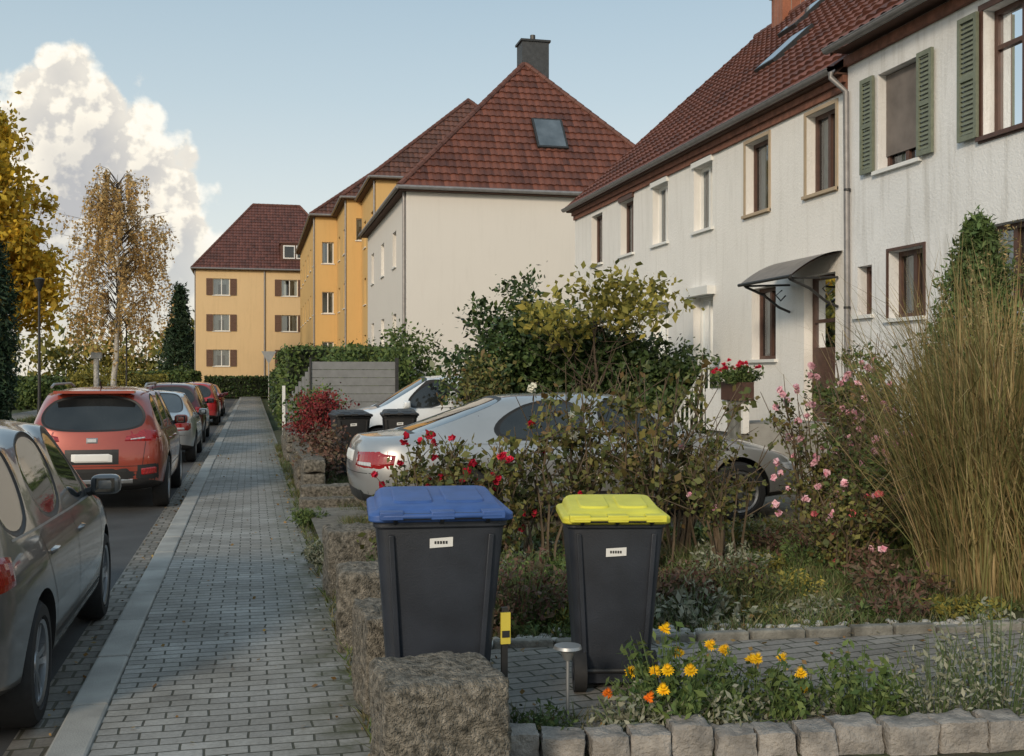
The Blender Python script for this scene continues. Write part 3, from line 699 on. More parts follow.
def car(name, kind, col, loc, head, L=None, H=None):
    B = BASE[kind]; sx = (L or B['L'])/B['L']; sz = (H or B['H'])/B['H']
    top = group(name, loc, head)
    st = B['st']; bm = bmesh.new(); rows = []
    for (xb, xm, xl, xt, w, zb, be, pw, pz, tz) in st:
        rows.append([(xb, 0, zb), (xb, .78*w, zb), (xb, .965*w, zb+.10), (xm, 1.0*w, zb+(be-zb)*.45), (xm*.5+xl*.5, .985*w, be-.13), (xl, .925*w, be), (xt, pw, pz), (xt, pw*.62, pz+(tz-pz)*.72), (xt, 0, tz)])
    def mk(p, sgn): return bm.verts.new((p[0]*sx, p[1]*sgn, p[2]*sz))
    VL = [[mk(p, 1) for p in r] for r in rows]
    VR = [[VL[i][j] if j in (0, 8) else mk(rows[i][j], -1) for j in range(9)] for i in range(len(rows))]
    glass = []; n = len(rows)
    for V, fl in ((VL, 0), (VR, 1)):
        for i in range(n-1):
            for j in range(8):
                q = [V[i][j], V[i+1][j], V[i+1][j+1], V[i][j+1]]
                if fl: q = q[::-1]
                f = bm.faces.new(q); f.material_index = 2 if j in (0, 1) else 0
                if (i in B['glass_side'] and j == 5) or (i in B['ws'] and j in (6, 7)): glass.append(f)
    for end, bul in ((0, -.05), (n-1, .07)):
        C = [VL[end][0]]+[bm.verts.new(((VL[end][j].co.x+(bul if j < 6 else bul*.5)*(1 if 1 < j < 7 else .3)), 0, VL[end][j].co.z+(.02 if j > 5 else 0))) for j in range(1, 8)]+[VL[end][8]]
        for V, fl in ((VL, 0), (VR, 1)):
            for j in range(8):
                vs = []
                for v in (V[end][j], V[end][j+1], C[j+1], C[j]):
                    if v not in vs: vs.append(v)
                if len(vs) < 3: continue
                if (fl == 0) == (end == n-1): vs = vs[::-1]
                f = bm.faces.new(vs); f.material_index = 2 if j in (0, 1) else 0
                if end == 0 and B['rear'] == 'cap' and j == 5: glass.append(f)
    bmesh.ops.recalc_face_normals(bm, faces=bm.faces)
    for f in glass: f.material_index = 1
    cl = bm.edges.layers.float.new('crease_edge')
    r = bmesh.ops.inset_region(bm, faces=glass, thickness=.024, depth=-.008, use_even_offset=True)
    for f in r['faces']: f.material_index = 2
    for e in bm.edges:
        ms = set(f.material_index for f in e.link_faces)
        if len(ms) > 1: e[cl] = .94
    for i in range(n-1):
        for V in (VL, VR):
            e = bm.edges.get((V[i][5], V[i+1][5]))
            if e: e[cl] = max(e[cl], .5)
            e = bm.edges.get((V[i][6], V[i+1][6]))
            if e: e[cl] = max(e[cl], .35)
    me = bpy.data.meshes.new('tmp'); bm.to_mesh(me); bm.free()
    for k in (col, MAT['cglass'], MAT['trim']): me.materials.append(k)
    tmp = bpy.data.objects.new('tmp', me); scene.collection.objects.link(tmp)
    sm = tmp.modifiers.new('s', 'SUBSURF'); sm.levels = 3; sm.render_levels = 3
    Rw = .325 if kind != 'suv' else .36
    cb = bmesh.new()
    for wx in B['wb']:
        for sg in (1, -1):
            mt = Matrix.Translation((wx*sx, sg*.86, Rw)) @ Matrix.Rotation(R(90), 4, 'X')
            bmesh.ops.create_cone(cb, cap_ends=True, segments=36, radius1=Rw+.055, radius2=Rw+.055, depth=.62, matrix=mt)
    for f in cb.faces: f.material_index = 2
    cme = bpy.data.meshes.new('cut'); cb.to_mesh(cme); cb.free()
    for k in (col, MAT['cglass'], MAT['trim']): cme.materials.append(k)
    cut = bpy.data.objects.new('cut', cme); scene.collection.objects.link(cut)
    bo = tmp.modifiers.new('b', 'BOOLEAN'); bo.object = cut; bo.operation = 'DIFFERENCE'; bo.solver = 'EXACT'
    dg = bpy.context.evaluated_depsgraph_get()
    fm = bpy.data.meshes.new_from_object(tmp.evaluated_get(dg), depsgraph=dg)
    bpy.data.objects.remove(tmp); bpy.data.objects.remove(cut)
    fm.polygons.foreach_set('use_smooth', [True]*len(fm.polygons))
    try: fm.set_sharp_from_angle(angle=R(38))
    except Exception: pass
    link('body', fm, top, True)
    vs = [v.co.copy() for v in fm.vertices]; bv = BVHTree.FromPolygons(vs, [tuple(p.vertices) for p in fm.polygons])
    mb = MB()
    def ray(face, a, b_):
        if face == 'rear': o, d = Vector((-6, a, b_)), Vector((1, 0, 0))
        elif face == 'front': o, d = Vector((6, a, b_)), Vector((-1, 0, 0))
        elif face == 'r': o, d = Vector((a, -4, b_)), Vector((0, 1, 0))
        else: o, d = Vector((a, 4, b_)), Vector((0, -1, 0))
        h = bv.ray_cast(o, d)
        if h[0] is None: return None, None
        nn = h[1]
        if nn.dot(d) > 0: nn = -nn
        return h[0], nn
    def patch(face, q, mat, nu=8, nv=5, off=.008):
        pts = []
        for i in range(nu+1):
            for j in range(nv+1):
                u, v = i/nu, j/nv
                a = (q[0][0]*(1-u)+q[1][0]*u)*(1-v)+(q[3][0]*(1-u)+q[2][0]*u)*v
                b_ = (q[0][1]*(1-u)+q[1][1]*u)*(1-v)+(q[3][1]*(1-u)+q[2][1]*u)*v
                h, nn = ray(face, a, b_)
                edge = i in (0, nu) or j in (0, nv)
                pts.append(None if h is None else h+nn*(off if not edge else .001))
        for i in range(nu):
            for j in range(nv):
                k = [i*(nv+1)+j, (i+1)*(nv+1)+j, (i+1)*(nv+1)+j+1, i*(nv+1)+j+1]
                if any(pts[t] is None for t in k): continue
                if max((pts[k[0]]-pts[t]).length for t in k) > .25: continue
                mb.quad(*[pts[t] for t in k], mat)
    def seam(face, pl, wd=.007, mat=None):
        P = []
        for i in range(len(pl)-1):
            L_ = math.dist(pl[i], pl[i+1]); m_ = max(2, int(L_/.05))
            for k in range(m_): P.append((pl[i][0]+(pl[i+1][0]-pl[i][0])*k/m_, pl[i][1]+(pl[i+1][1]-pl[i][1])*k/m_))
        P.append(pl[-1]); prev = None
        for i, p in enumerate(P):
            q = P[min(i+1, len(P)-1)]; r_ = P[max(i-1, 0)]
            t = Vector((q[0]-r_[0], q[1]-r_[1])); t.normalize(); nrm = Vector((-t.y, t.x))*wd/2
            h1, n1 = ray(face, p[0]+nrm.x, p[1]+nrm.y); h2, n2 = ray(face, p[0]-nrm.x, p[1]-nrm.y)
            cur = None if h1 is None or h2 is None else (h1+n1*.002, h2+n2*.002)
            if cur and prev and (cur[0]-prev[0]).length < .15: mb.quad(prev[0], cur[0], cur[1], prev[1], mat or MAT['trim'])
            prev = cur
    be = (1.0 if kind == 'hatch' else 1.08 if kind == 'suv' else .9)*sz
    r0, f0 = B['wb'][0]*sx, B['wb'][1]*sx
    for sd in ('r', 'l'):
        s1 = -.15*sx; bl = be-.03
        seam(sd, [(s1, bl), (s1, .36)]); seam(sd, [(s1, .36), (.82*sx, .36), (.86*sx, .6), (.95*sx, bl-.06)])
        seam(sd, [(s1, .36), (r0+.42, .36), (r0+.40, .55), (r0+.22, .8), (r0+.16, bl)])
        patch(sd, [(s1+.06, bl-.14), (s1+.25, bl-.135), (s1+.25, bl-.105), (s1+.06, bl-.11)], col, 4, 3, .03)
        patch(sd, [(r0+.28, bl-.13), (r0+.47, bl-.13), (r0+.47, bl-.1), (r0+.28, bl-.1)], col, 4, 3, .03)
        seam(sd, [(r0+.36, .34), (f0-.38, .34)], .09)
        seam(sd, [(-1.7*sx, be+.012), (.9*sx, be-.03)], .012, MAT['galv'] if kind != 'suv' else MAT['trim'])
        if kind != 'hatch': seam(sd, [(r0+.45, .56), (f0-.45, .56)], .012, MAT['trim'])
        if kind == 'suv':
            for wx in (r0, f0):
                seam(sd, [(wx+(Rw+.085)*math.cos(t), Rw+(Rw+.085)*math.sin(t)) for t in np.linspace(-.2, math.pi+.2, 18)], .08)
            seam(sd, [(r0+.3, .3), (f0-.3, .3)], .16)
    if kind == 'hatch':
        for s in (1, -1):
            patch('rear', [(s*.80, .80), (s*.42, .82), (s*.42, .94), (s*.78, .97)], MAT['redlens'])
            patch('rear', [(s*.70, .84), (s*.52, .85), (s*.52, .89), (s*.70, .90)], MAT['whitelens'], off=.012)
        for sd in 'rl': patch(sd, [(-2.10*sx, .80), (-1.82*sx, .82), (-1.80*sx, .95), (-2.08*sx, .99)], MAT['redlens'])
        patch('rear', [(-.5, .30), (.5, .30), (.52, .44), (-.52, .44)], MAT['trim'])
        patch('rear', [(-.26, .66), (.26, .66), (.26, .77), (-.26, .77)], MAT['plate'], off=.012)
        seam('rear', [(-.66, .56), (.66, .56), (.7, .8)]); seam('rear', [(-.7, .8), (-.66, .56)])
    elif kind == 'suv':
        for s in (1, -1):
            patch('rear', [(s*.84, .95), (s*.40, .955), (s*.42, 1.02), (s*.82, 1.10)], MAT['redlens'])
            patch('rear', [(s*.66, .985), (s*.46, .965), (s*.46, .985), (s*.66, 1.01)], MAT['whitelens'], off=.014)
            patch('rear', [(s*.84, .44), (s*.56, .42), (s*.56, .64), (s*.84, .66)], MAT['trim'], off=.004)
            patch('rear', [(s*.80, .52), (s*.60, .50), (s*.60, .60), (s*.80, .62)], MAT['redlens'], off=.012)
        for sd in 'rl': patch(sd, [(-2.14*sx, .96), (-1.82*sx, 1.0), (-1.80*sx, 1.06), (-2.1*sx, 1.11)], MAT['redlens'])
        patch('rear', [(-.80, .38), (.80, .38), (.82, .60), (-.82, .60)], MAT['trim'], off=.003)
        patch('rear', [(-.5, .40), (.5, .40), (.5, .46), (-.5, .46)], MAT['galv'], off=.015)
        patch('rear', [(-.33, .655), (.33, .655), (.33, .85), (-.33, .85)], MAT['trim'], off=.005)
        patch('rear', [(-.27, .68), (.27, .68), (.27, .80), (-.27, .80)], MAT['plate'], off=.014)
        patch('rear', [(-.07, .93), (.07, .93), (.07, 1.0), (-.07, 1.0)], MAT['galv'], off=.012)
        seam('rear', [(-.62, .63), (.62, .63), (.66, .95)]); seam('rear', [(-.66, .95), (-.62, .63)])
        for s in (1, -1):
            mb.tube([(-1.5, s*.60, 1.655), (-1.3, s*.60, 1.695), (.1, s*.60, 1.70), (.3, s*.58, 1.65)], .018, MAT['galv'], 6)
        mb.box((-1.98*sx, -.50, 1.575), (-1.74*sx, .50, 1.61), col)
        mb.tube([(-2.04*sx, 0, 1.17), (-1.98*sx, -.38, 1.22)], .012, MAT['trim'], 5)
    else:
        for s in (1, -1):
            patch('rear', [(s*.80, .66*sz), (s*.40, .68*sz), (s*.40, .82*sz), (s*.76, .84*sz)], MAT['redlens'])
            patch('rear', [(s*.70, .68*sz), (s*.45, .69*sz), (s*.45, .73*sz), (s*.70, .73*sz)], MAT['whitelens'], off=.013)
            patch('front', [(s*.72, .52*sz), (s*.40, .52*sz), (s*.40, .63*sz), (s*.68, .65*sz)], MAT['whitelens'])
        for sd in 'rl':
            patch(sd, [(-2.30*sx, .66*sz), (-2.02*sx, .70*sz), (-2.0*sx, .80*sz), (-2.25*sx, .83*sz)], MAT['redlens'])
            patch(sd, [(2.16*sx, .50*sz), (1.92*sx, .56*sz), (1.88*sx, .64*sz), (2.1*sx, .64*sz)], MAT['whitelens'])
        patch('rear', [(-.26, .70), (.26, .70), (.26, .81), (-.26, .81)], MAT['plate'], off=.012)
        patch('rear', [(-.6, .30), (.6, .30), (.62, .42), (-.62, .42)], MAT['trim'])
        seam('rear', [(-.74, .60), (.74, .60)])
    if kind != 'sedan':
        for s in (1, -1): patch('front', [(s*.74, .60*sz), (s*.42, .58*sz), (s*.42, .68*sz), (s*.68, .72*sz)], MAT['whitelens'])
        for sd in 'rl': patch(sd, [(2.04*sx, .60*sz), (1.78*sx, .66*sz), (1.74*sx, .74*sz), (1.98*sx, .72*sz)], MAT['whitelens'])
    patch('front', [(-.42, .38), (.42, .38), (.44, .54), (-.44, .54)], MAT['trim'])
    patch('front', [(-.26, .42), (.26, .42), (.26, .53), (-.26, .53)], MAT['plate'], off=.02)
    mb.obj('lights_and_trim', top, True, smooth=True)
    mb = MB()
    mx = (.74 if kind != 'sedan' else .72)*sx; mz = be+.0
    for s in (1, -1):
        rock(mb, (mx, s*.935, mz+.05), (.13, .20, .14), col, 0, 0, 5, .3)
        mb.quad((mx-.064, s*.87, mz+.0), (mx-.064, s*1.0, mz+.0), (mx-.064, s*1.0, mz+.095), (mx-.064, s*.87, mz+.095), MAT['cglass'])
        mb.tube([(mx, s*.76, mz-.02), (mx, s*.90, mz+.02)], .035, MAT['trim'], 6)
    mb.tube([(-1.25*sx, 0, (H or B['H'])-.01), (-1.42*sx, 0, (H or B['H'])+.10)], [.012, .004], MAT['trim'], 6)
    mb.obj('mirrors', top, True, smooth=True)
    mb = MB()
    for wx in (r0, f0):
        for sg in (1, -1):
            yo = sg*(B['W']/2-.025); ns = 32
            prof = [(-.20, Rw-.09), (-.205, Rw-.03), (-.17, Rw-.003), (-.1, Rw), (-.03, Rw-.003), (.0, Rw-.03), (.004, Rw-.085), (-.02, Rw-.10)]
            for pr, mt in ((prof, 'tyre'), ([(-.02, Rw-.098), (-.004, Rw-.105), (-.012, Rw-.125), (-.12, Rw-.13)], 'rim')):
                vs = []; fs = []; m_ = len(pr)
                for a_ in range(ns):
                    an = 2*math.pi*a_/ns
                    for (yy, rr) in pr: vs.append((wx+rr*math.cos(an), yo+sg*yy, Rw+rr*math.sin(an)))
                for a_ in range(ns):
                    for k in range(m_-1): fs.append((a_*m_+k, ((a_+1) % ns)*m_+k, ((a_+1) % ns)*m_+k+1, a_*m_+k+1))
                mb.add(vs, fs, MAT[mt])
            vs = [(wx+(Rw-.125)*math.cos(2*math.pi*k/ns), yo-sg*.11, Rw+(Rw-.125)*math.sin(2*math.pi*k/ns)) for k in range(ns)]
            mb.add(vs, [tuple(range(ns))], MAT['trim'])
            for k in range(10):
                an = 2*math.pi*(k//2)/5+(.17 if k % 2 else -.17); c_, s_ = math.cos(an), math.sin(an); rr = Rw-.112
                an2 = 2*math.pi*(k//2)/5; c2, s2 = math.cos(an2+(.3 if k % 2 else -.3)), math.sin(an2+(.3 if k % 2 else -.3))
                def P(rad, tt, y_, cc=c_, ss=s_): return (wx+rad*cc-tt*ss, yo+sg*y_, Rw+rad*ss+tt*cc)
                w_ = .014
                vs = [P(.04, -w_, -.03, c2, s2), P(.04, w_, -.03, c2, s2), P(rr, w_*1.4, -.02), P(rr, -w_*1.4, -.02), P(.04, -w_, -.06, c2, s2), P(.04, w_, -.06, c2, s2), P(rr, w_*1.4, -.05), P(rr, -w_*1.4, -.05)]
                mb.add(vs, [(0, 1, 2, 3), (4, 5, 6, 7), (0, 1, 5, 4), (1, 2, 6, 5), (2, 3, 7, 6), (3, 0, 4, 7)], MAT['rim'])
            mb.tube([(wx, yo-sg*.07, Rw), (wx, yo-sg*.022, Rw)], [.065, .055], MAT['rim'], 16)
    mb.obj('wheels', top, True, smooth=True)
    return top
RZ = R(90)
P_grey = paint('grey_metallic_paint', (.15, .152, .158), .55); P_red = paint('red_paint', (.32, .055, .032), .25)
P_silver = paint('silver_paint', (.46, .47, .48), .6); P_maroon = paint('maroon_paint', (.09, .012, .015), .3)
P_red2 = paint('bright_red_paint', (.4, .02, .025), .1); P_silver2 = paint('champagne_silver_paint', (.42, .42, .42), .6)
P_white = paint('white_paint', (.72, .75, .78), 0)
car('parked_car', 'hatch', P_grey, (-1.94, 7.48, -.12), RZ, L=4.35)
car('parked_suv', 'suv', P_red, (-2.02, 17.3, -.12), RZ)
car('parked_car', 'sedan', P_silver, (-2.02, 25.4, -.12), RZ, H=1.49)
car('parked_car', 'hatch', P_maroon, (-2.1, 32.2, -.12), RZ, L=4.6, H=1.62)
car('parked_car', 'hatch', P_red2, (-2.05, 42.5, -.12), RZ)
car('parked_car', 'sedan', P_red2, (-2.1, 51.5, -.12), RZ)
car('parked_car', 'sedan', P_silver2, (3.56, 11.75, .115), R(1.5), L=5.15, H=1.40)
car('parked_car', 'hatch', P_white, (3.45, 20.6, .1), R(180), L=4.3, H=1.6)

# ---------------------------------------------------------------- bins
def rrect(w, d, r, n=4):
    pts = []
    for cx_, cy_, a0 in ((w/2-r, d/2-r, 0), (-w/2+r, d/2-r, 90), (-w/2+r, -d/2+r, 180), (w/2-r, -d/2+r, 270)):
        for k in range(n+1):
            a_ = R(a0+90*k/n); pts.append((cx_+r*math.cos(a_), cy_+r*math.sin(a_)))
    return pts
def loft(mb, loops, mat, cap0=True, cap1=True):
    n = len(loops[0]); vs = [p for l in loops for p in l]; fs = []
    for i in range(len(loops)-1):
        for k in range(n): fs.append((i*n+k, i*n+(k+1) % n, (i+1)*n+(k+1) % n, (i+1)*n+k))
    if cap0: fs.append(tuple(range(n))[::-1])
    if cap1: fs.append(tuple((len(loops)-1)*n+k for k in range(n)))
    mb.add(vs, fs, mat)
def wheelie(name, w, d, h, lid, loc, rz, lab=.74):
    T = group(name, loc, rz); mb = MB(); B_ = MAT['binbody'] if lid is not MAT['binblack'] else MAT['binblack']
    def lp(ww, dd, z, oy=0, r=.05): return [(x, y+oy, z) for x, y in rrect(ww, dd, r)]
    loft(mb, [lp(w*.70, d*.66, .03, .04, .05), lp(w*.72, d*.68, .10, .04), lp(w*.82, d*.80, h*.5, .02), lp(w*.92, d*.92, h*.84), lp(w*.92, d*.92, h*.845), lp(w*.97, d*.97, h*.85), lp(w*.97, d*.97, h*.895)], B_)
    for xx in (-w*.36, w*.36):
        mb.add([(xx*.80-.012, -d*.31+.02, .15), (xx*.80+.012, -d*.31+.02, .15), (xx+.012, -d*.47+.01, h*.82), (xx-.012, -d*.47+.01, h*.82), (xx*.80-.012, -d*.31-.012, .15), (xx*.80+.012, -d*.31-.012, .15), (xx+.012, -d*.47-.006, h*.82), (xx-.012, -d*.47-.006, h*.82)],
               [(0, 1, 2, 3), (4, 5, 6, 7), (0, 1, 5, 4), (1, 2, 6, 5), (2, 3, 7, 6), (3, 0, 4, 7)], B_)
    mb.tube([(-w*.33, -d*.5-.05, h*.9), (w*.33, -d*.5-.05, h*.9)], .016, B_, 8)
    for xx in (-w*.33, 0, w*.33): mb.tube([(xx, -d*.47, h*.87), (xx, -d*.5-.05, h*.9)], .014, B_, 6)
    mb.obj('body', T, True, smooth=True, bevel=.004)
    mb = MB(); zz = h*.9
    def ll(ww, dd, z, r=.05, sl=.0): return [(x, y, z+sl*(y/d)) for x, y in rrect(ww, dd, r)]
    loft(mb, [ll(w*1.0, d*1.02, zz-.03), ll(w*1.04, d*1.06, zz-.024), ll(w*1.04, d*1.06, zz+.002), ll(w*1.0, d*1.02, zz+.012), ll(w*.93, d*.94, zz+.014), ll(w*.90, d*.90, zz+.034, .06, .03), ll(w*.84, d*.82, zz+.048, .06, .04)], lid)
    for s in (-1, 1): loft(mb, [[(x+s*w*.19, y, zz+.044+.04*y/d) for x, y in rrect(w*.30, d*.62, .04)], [(x+s*w*.19, y, zz+.058+.04*y/d) for x, y in rrect(w*.28, d*.58, .04)]], lid)
    for xx in (-w*.36, 0, w*.36): mb.box((xx-.05, -d*.53-.05, zz-.012), (xx+.05, -d*.47, zz+.022), lid)
    mb.tube([(-w*.42, -d*.53-.04, zz+.003), (w*.42, -d*.53-.04, zz+.003)], .012, lid, 8)
    mb.obj('lid', T, True, smooth=True, bevel=.004)
    mb = MB()
    for s in (-1, 1):
        mb.tube([(s*w*.28, -d*.30, .10), (s*w*.40, -d*.30, .10)], .10, MAT['tyre'], 24)
        mb.tube([(s*w*.405, -d*.30, .10), (s*w*.41, -d*.30, .10)], .045, B_, 16)
    mb.tube([(-w*.38, -d*.30, .10), (w*.38, -d*.30, .10)], .012, MAT['metal'], 8)
    mb.obj('wheels', T, True, smooth=True)
    mb = MB(); z0 = h*lab
    fn = lambda z: -d*(.40+.06*(z-h*.5)/(h*.34))+.02*(1-(z-h*.5)/(h*.34))-.006
    tl_ = .006
    mb.quad((-.05, fn(z0), z0), (.05, fn(z0), z0+tl_), (.05, fn(z0+.042), z0+.042+tl_), (-.05, fn(z0+.042), z0+.042), MAT['sticker'])
    for k in range(5): mb.quad((-.03+k*.012, fn(z0+.015)-.002, z0+.018), (-.022+k*.012, fn(z0+.015)-.002, z0+.018), (-.022+k*.012, fn(z0+.03)-.002, z0+.031), (-.03+k*.012, fn(z0+.03)-.002, z0+.031), MAT['metal'])
    mb.obj('label', T, True)
wheelie('wheelie_bin', .60, .66, 1.09, MAT['binblue'], (.82, 4.98, .12), R(-5), .765)
wheelie('wheelie_bin', .51, .54, .965, MAT['binyellow'], (1.78, 5.34, .135), R(-12), .70)
wheelie('wheelie_bin', .58, .70, 1.09, MAT['binblack'], (1.50, 17.4, .1), R(5))
wheelie('wheelie_bin', .58, .70, 1.09, MAT['binblack'], (2.3, 17.6, .1), R(-5))

# ---------------------------------------------------------------- small garden things
g = group('solar_garden_light', (1.38, 4.75, .1)); mb = MB(); X_ = 1.38
mb.tube([(X_, 4.75, .1), (X_, 4.75, .42)], .008, MAT['galv'], 8); mb.tube([(X_, 4.75, .42), (X_, 4.75, .46), (X_, 4.75, .47)], [.018, .035, .06], MAT['galv'], 16)
mb.tube([(X_, 4.75, .472), (X_, 4.75, .485)], [.065, .06], MAT['galv'], 20); mb.obj('lamp', g, smooth=True)
g = group('plant_label_stake', (1.10, 4.8, .1)); mb = MB()
mb.box((1.085, 4.79, .05), (1.113, 4.81, .66), MAT['trim']); mb.box((1.078, 4.775, .50), (1.122, 4.788, .64), MAT['yellowpl']); mb.box((1.083, 4.771, .53), (1.117, 4.774, .56), MAT['trim']); mb.obj('stake', g)
mb = MB(); y = 26.0
for k in range(10): mb.box((1.35, y, .12+k*.19), (3.3, y+.03, .30+k*.19), MAT['grey_wood'])
n = 8
for k in range(n): mb.box((.75+k*.075, y, .12), (.75+k*.075+.07, y+.03, 1.1+.9*k/n), MAT['grey_wood'])
mb.box((.68, y-.03, 0), (.75, y+.04, 1.45), MAT['whiterail']); mb.box((3.3, y-.03, 0), (3.38, y+.04, 2.1), MAT['metal']); mb.box((1.3, y-.03, 0), (1.345, y+.04, 2.1), MAT['metal'])
mb.obj('grey_garden_fence')
for (x, y, h) in ((-7.9, 45, 5.2), (-7.9, 75, 5.2)):
    g = group('street_lamp', (x, y, 0)); mb = MB()
    mb.tube([(x, y, 0), (x, y, 1), (x, y, h-.3)], [.09, .06, .045], MAT['metal'], 10)
    mb.tube([(x, y, h-.3), (x, y, h-.1), (x, y, h+.15), (x, y, h+.22)], [.06, .14, .22, .05], MAT['metal'], 12); mb.obj('pole_and_lantern', g, smooth=True)
g = group('traffic_sign', (.9, 62, 0)); mb = MB(); mb.tube([(.9, 62, 0), (.9, 62, 3.0)], .03, MAT['galv'], 8)
mb.add([(.5, 61.96, 3.0), (1.3, 61.96, 3.0), (.9, 61.96, 2.3)], [(0, 1, 2)], MAT['galv']); mb.obj('sign', g)
mb = MB(); mb.tube([(-7.4, 57, 0), (-7.4, 57, 2.5)], .13, MAT['birchbark'], 10); mb.box((-7.65, 56.85, 2.503), (-7.15, 57.15, 2.8), MAT['kerb']); mb.obj('stone_pillar')

# ---------------------------------------------------------------- vegetation
def bush(name, blobs, ncl, nleaf, crad, size, mat, low=.15, stems=True, flat=0):
    c = blobs[0]; g = group(name, (c[0], c[1], 0))
    P = clusters(blobs, ncl, nleaf, crad, low=low); leaf_mesh('foliage', P, size, mat, g, flat=flat)
    if stems:
        mb = MB()
        for b in blobs:
            for k in range(5):
                mb.tube(limb_path((b[0]+random.uniform(-.2, .2)*b[3], b[1], .0), (b[0]+random.uniform(-.6, .6)*b[3], b[1]+random.uniform(-.6, .6)*b[4], b[2]+b[5]*.4)), [.035, .03, .025, .02, .015, .01, .006], MAT['bark'], 6)
        mb.obj('stems', g)
    return g
def tree(name, base, h, blobs, ncl, nleaf, crad, size, mat, bark, r=.2, limbs=14, trunk_to=.8, low=1.0, bias=.42):
    g = group(name, base); mb = MB(); bx, by, bz = base
    tp = limb_path(base, (bx+random.uniform(-.2, .2), by, bz+h*trunk_to), 8, .03)
    mb.tube(tp, [r*(1-.9*i/8) for i in range(9)], bark, 10)
    for k in range(limbs):
        b = random.choice(blobs); i = random.randint(2, 7); p0 = tp[i]
        d = Vector((random.gauss(0, 1), random.gauss(0, 1), random.gauss(.2, .6))).normalized()
        p1 = Vector(b[:3])+Vector((d.x*b[3], d.y*b[4], d.z*b[5]))*.85
        rr = r*.35*(1-i/10)
        pth = limb_path(p0, p1, 6, .12); mb.tube(pth, [rr*(1-.9*t/6) for t in range(7)], bark, 6)
        for q in range(3):
            s = pth[random.randint(2, 5)]; e = s+Vector((random.gauss(0, 1), random.gauss(0, 1), random.gauss(.3, .5)))*b[3]*.3
            mb.tube(limb_path(s, e, 4, .1), [rr*.4, rr*.3, rr*.22, rr*.15, .005], bark, 5)
    mb.obj('trunk', g, smooth=True)
    P = clusters(blobs, ncl, nleaf, crad, bias=bias, low=low); leaf_mesh('foliage', P, size, mat, g)
    return g
tree('autumn_maple_tree', (-12, 54, 0), 15, [(-12.3, 54, 8.3, 3.0, 3.0, 3.6, 3), (-13.3, 53, 11.0, 2.7, 2.6, 3.0, 2.4), (-13.2, 54, 12.9, 2.2, 2, 2.2, 1.8), (-11.0, 54.5, 6.2, 2.3, 2, 2.4, 1.6)], 860, 50, .40, .30, G['yellow'], MAT['bark'], .3)
tree('linden_tree', (-12.6, 47, 0), 9, [(-12.8, 47, 3.9, 2.4, 2.2, 1.8, 2), (-11.3, 48, 3.0, 1.5, 1.6, 1.5, 1)], 220, 45, .36, .22, G['olive'], MAT['bark'], .22)
def birch(base, h, rad, n):
    g = group('birch_tree', base); mb = MB(); bx, by, bz = base
    tp = limb_path(base, (bx+.2, by, h*.93), 10, .02); mb.tube(tp, [.2*(1-.93*i/10) for i in range(11)], MAT['birchbark'], 10)
    P = []
    for k in range(n):
        t = random.uniform(.25, .97); p0 = Vector(base).lerp(Vector(tp[-1]), t); an = random.uniform(0, 2*math.pi)
        wdt = rad*(1.06-t)**.6*random.uniform(.4, 1.15)*min(1, .45+t)
        p1 = p0+Vector((math.cos(an)*wdt, math.sin(an)*wdt, wdt*.6))
        pm = p0.lerp(p1, .5)+Vector((0, 0, .2*wdt))
        mb.tube([p0, pm, p1], [.03, .018, .006], MAT['bark'], 5)
        for q in range(5):
            s = pm.lerp(p1, random.random()); L_ = random.uniform(1.0, 3.2)
            e = s+Vector((random.gauss(0, .2)+math.cos(an)*.3, random.gauss(0, .2)+math.sin(an)*.3, -L_))
            mb.tube([s, e], [.010, .004], MAT['bark'], 3, cap=False)
            m_ = int(L_*10)
            tt = rng.random(m_)[:, None]
            P.append(np.array(s)[None]*(1-tt)+np.array(e)[None]*tt+rng.normal(size=(m_, 3))*.09)
    mb.obj('trunk', g, smooth=True); leaf_mesh('foliage', np.concatenate(P), .16, G['birch'], g, aspect=.8)
birch((-8.4, 73, 0), 15.4, 5.3, 150)
def conifer(name, base, h, r, n, mat, size=.12, tiers=14, exp=.9, col=False):
    g = group(name, base); mb = MB(); bx, by, bz = base
    mb.tube([base, (bx, by, bz+h*.95)], [r*.12+.02, .01], MAT['bark'], 8)
    P = []
    for k in range(n):
        t = random.random()**1.15; rr = r*(1-t)**exp if not col else r*min(1, (1-t)*3)**.7*min(1, .6+t*2)
        ti = math.floor(t*tiers)/tiers; saw = 1 if col else .72+.38*(1-(t-ti)*tiers)
        an = random.uniform(0, 2*math.pi); q = random.uniform(.55, 1.03)*saw*(1+.12*math.sin(an*5+k % 3+ti*20))
        z = bz+h*(.03+.97*t)-.12*rr*q
        P.append((bx+math.cos(an)*rr*q, by+math.sin(an)*rr*q, z))
        if k % 14 == 0 and not col: mb.tube([(bx, by, z+.1*rr), P[-1]], [.012, .004], MAT['bark'], 4, cap=False)
    mb.obj('trunk', g)
    P = np.repeat(np.array(P), 5, axis=0)+rng.normal(size=(n*5, 3))*size*.7
    leaf_mesh('foliage', P, size, mat, g, aspect=.3)
conifer('cypress_tree', (-8.45, 39, 0), 6.5, .85, 3400, G['conifer'], .17, col=True)
conifer('cypress_tree', (-9.5, 38.2, 0), 6.0, .95, 2800, G['conifer'], .17, col=True)
conifer('spruce_tree', (-6.4, 104, 0), 9.6, 2.3, 2500, G['conifer'], .35)
conifer('dwarf_spruce_tree', (7.15, 9.75, .1), 3.15, 1.1, 5500, G['conifer2'], .075, tiers=5, exp=.75)
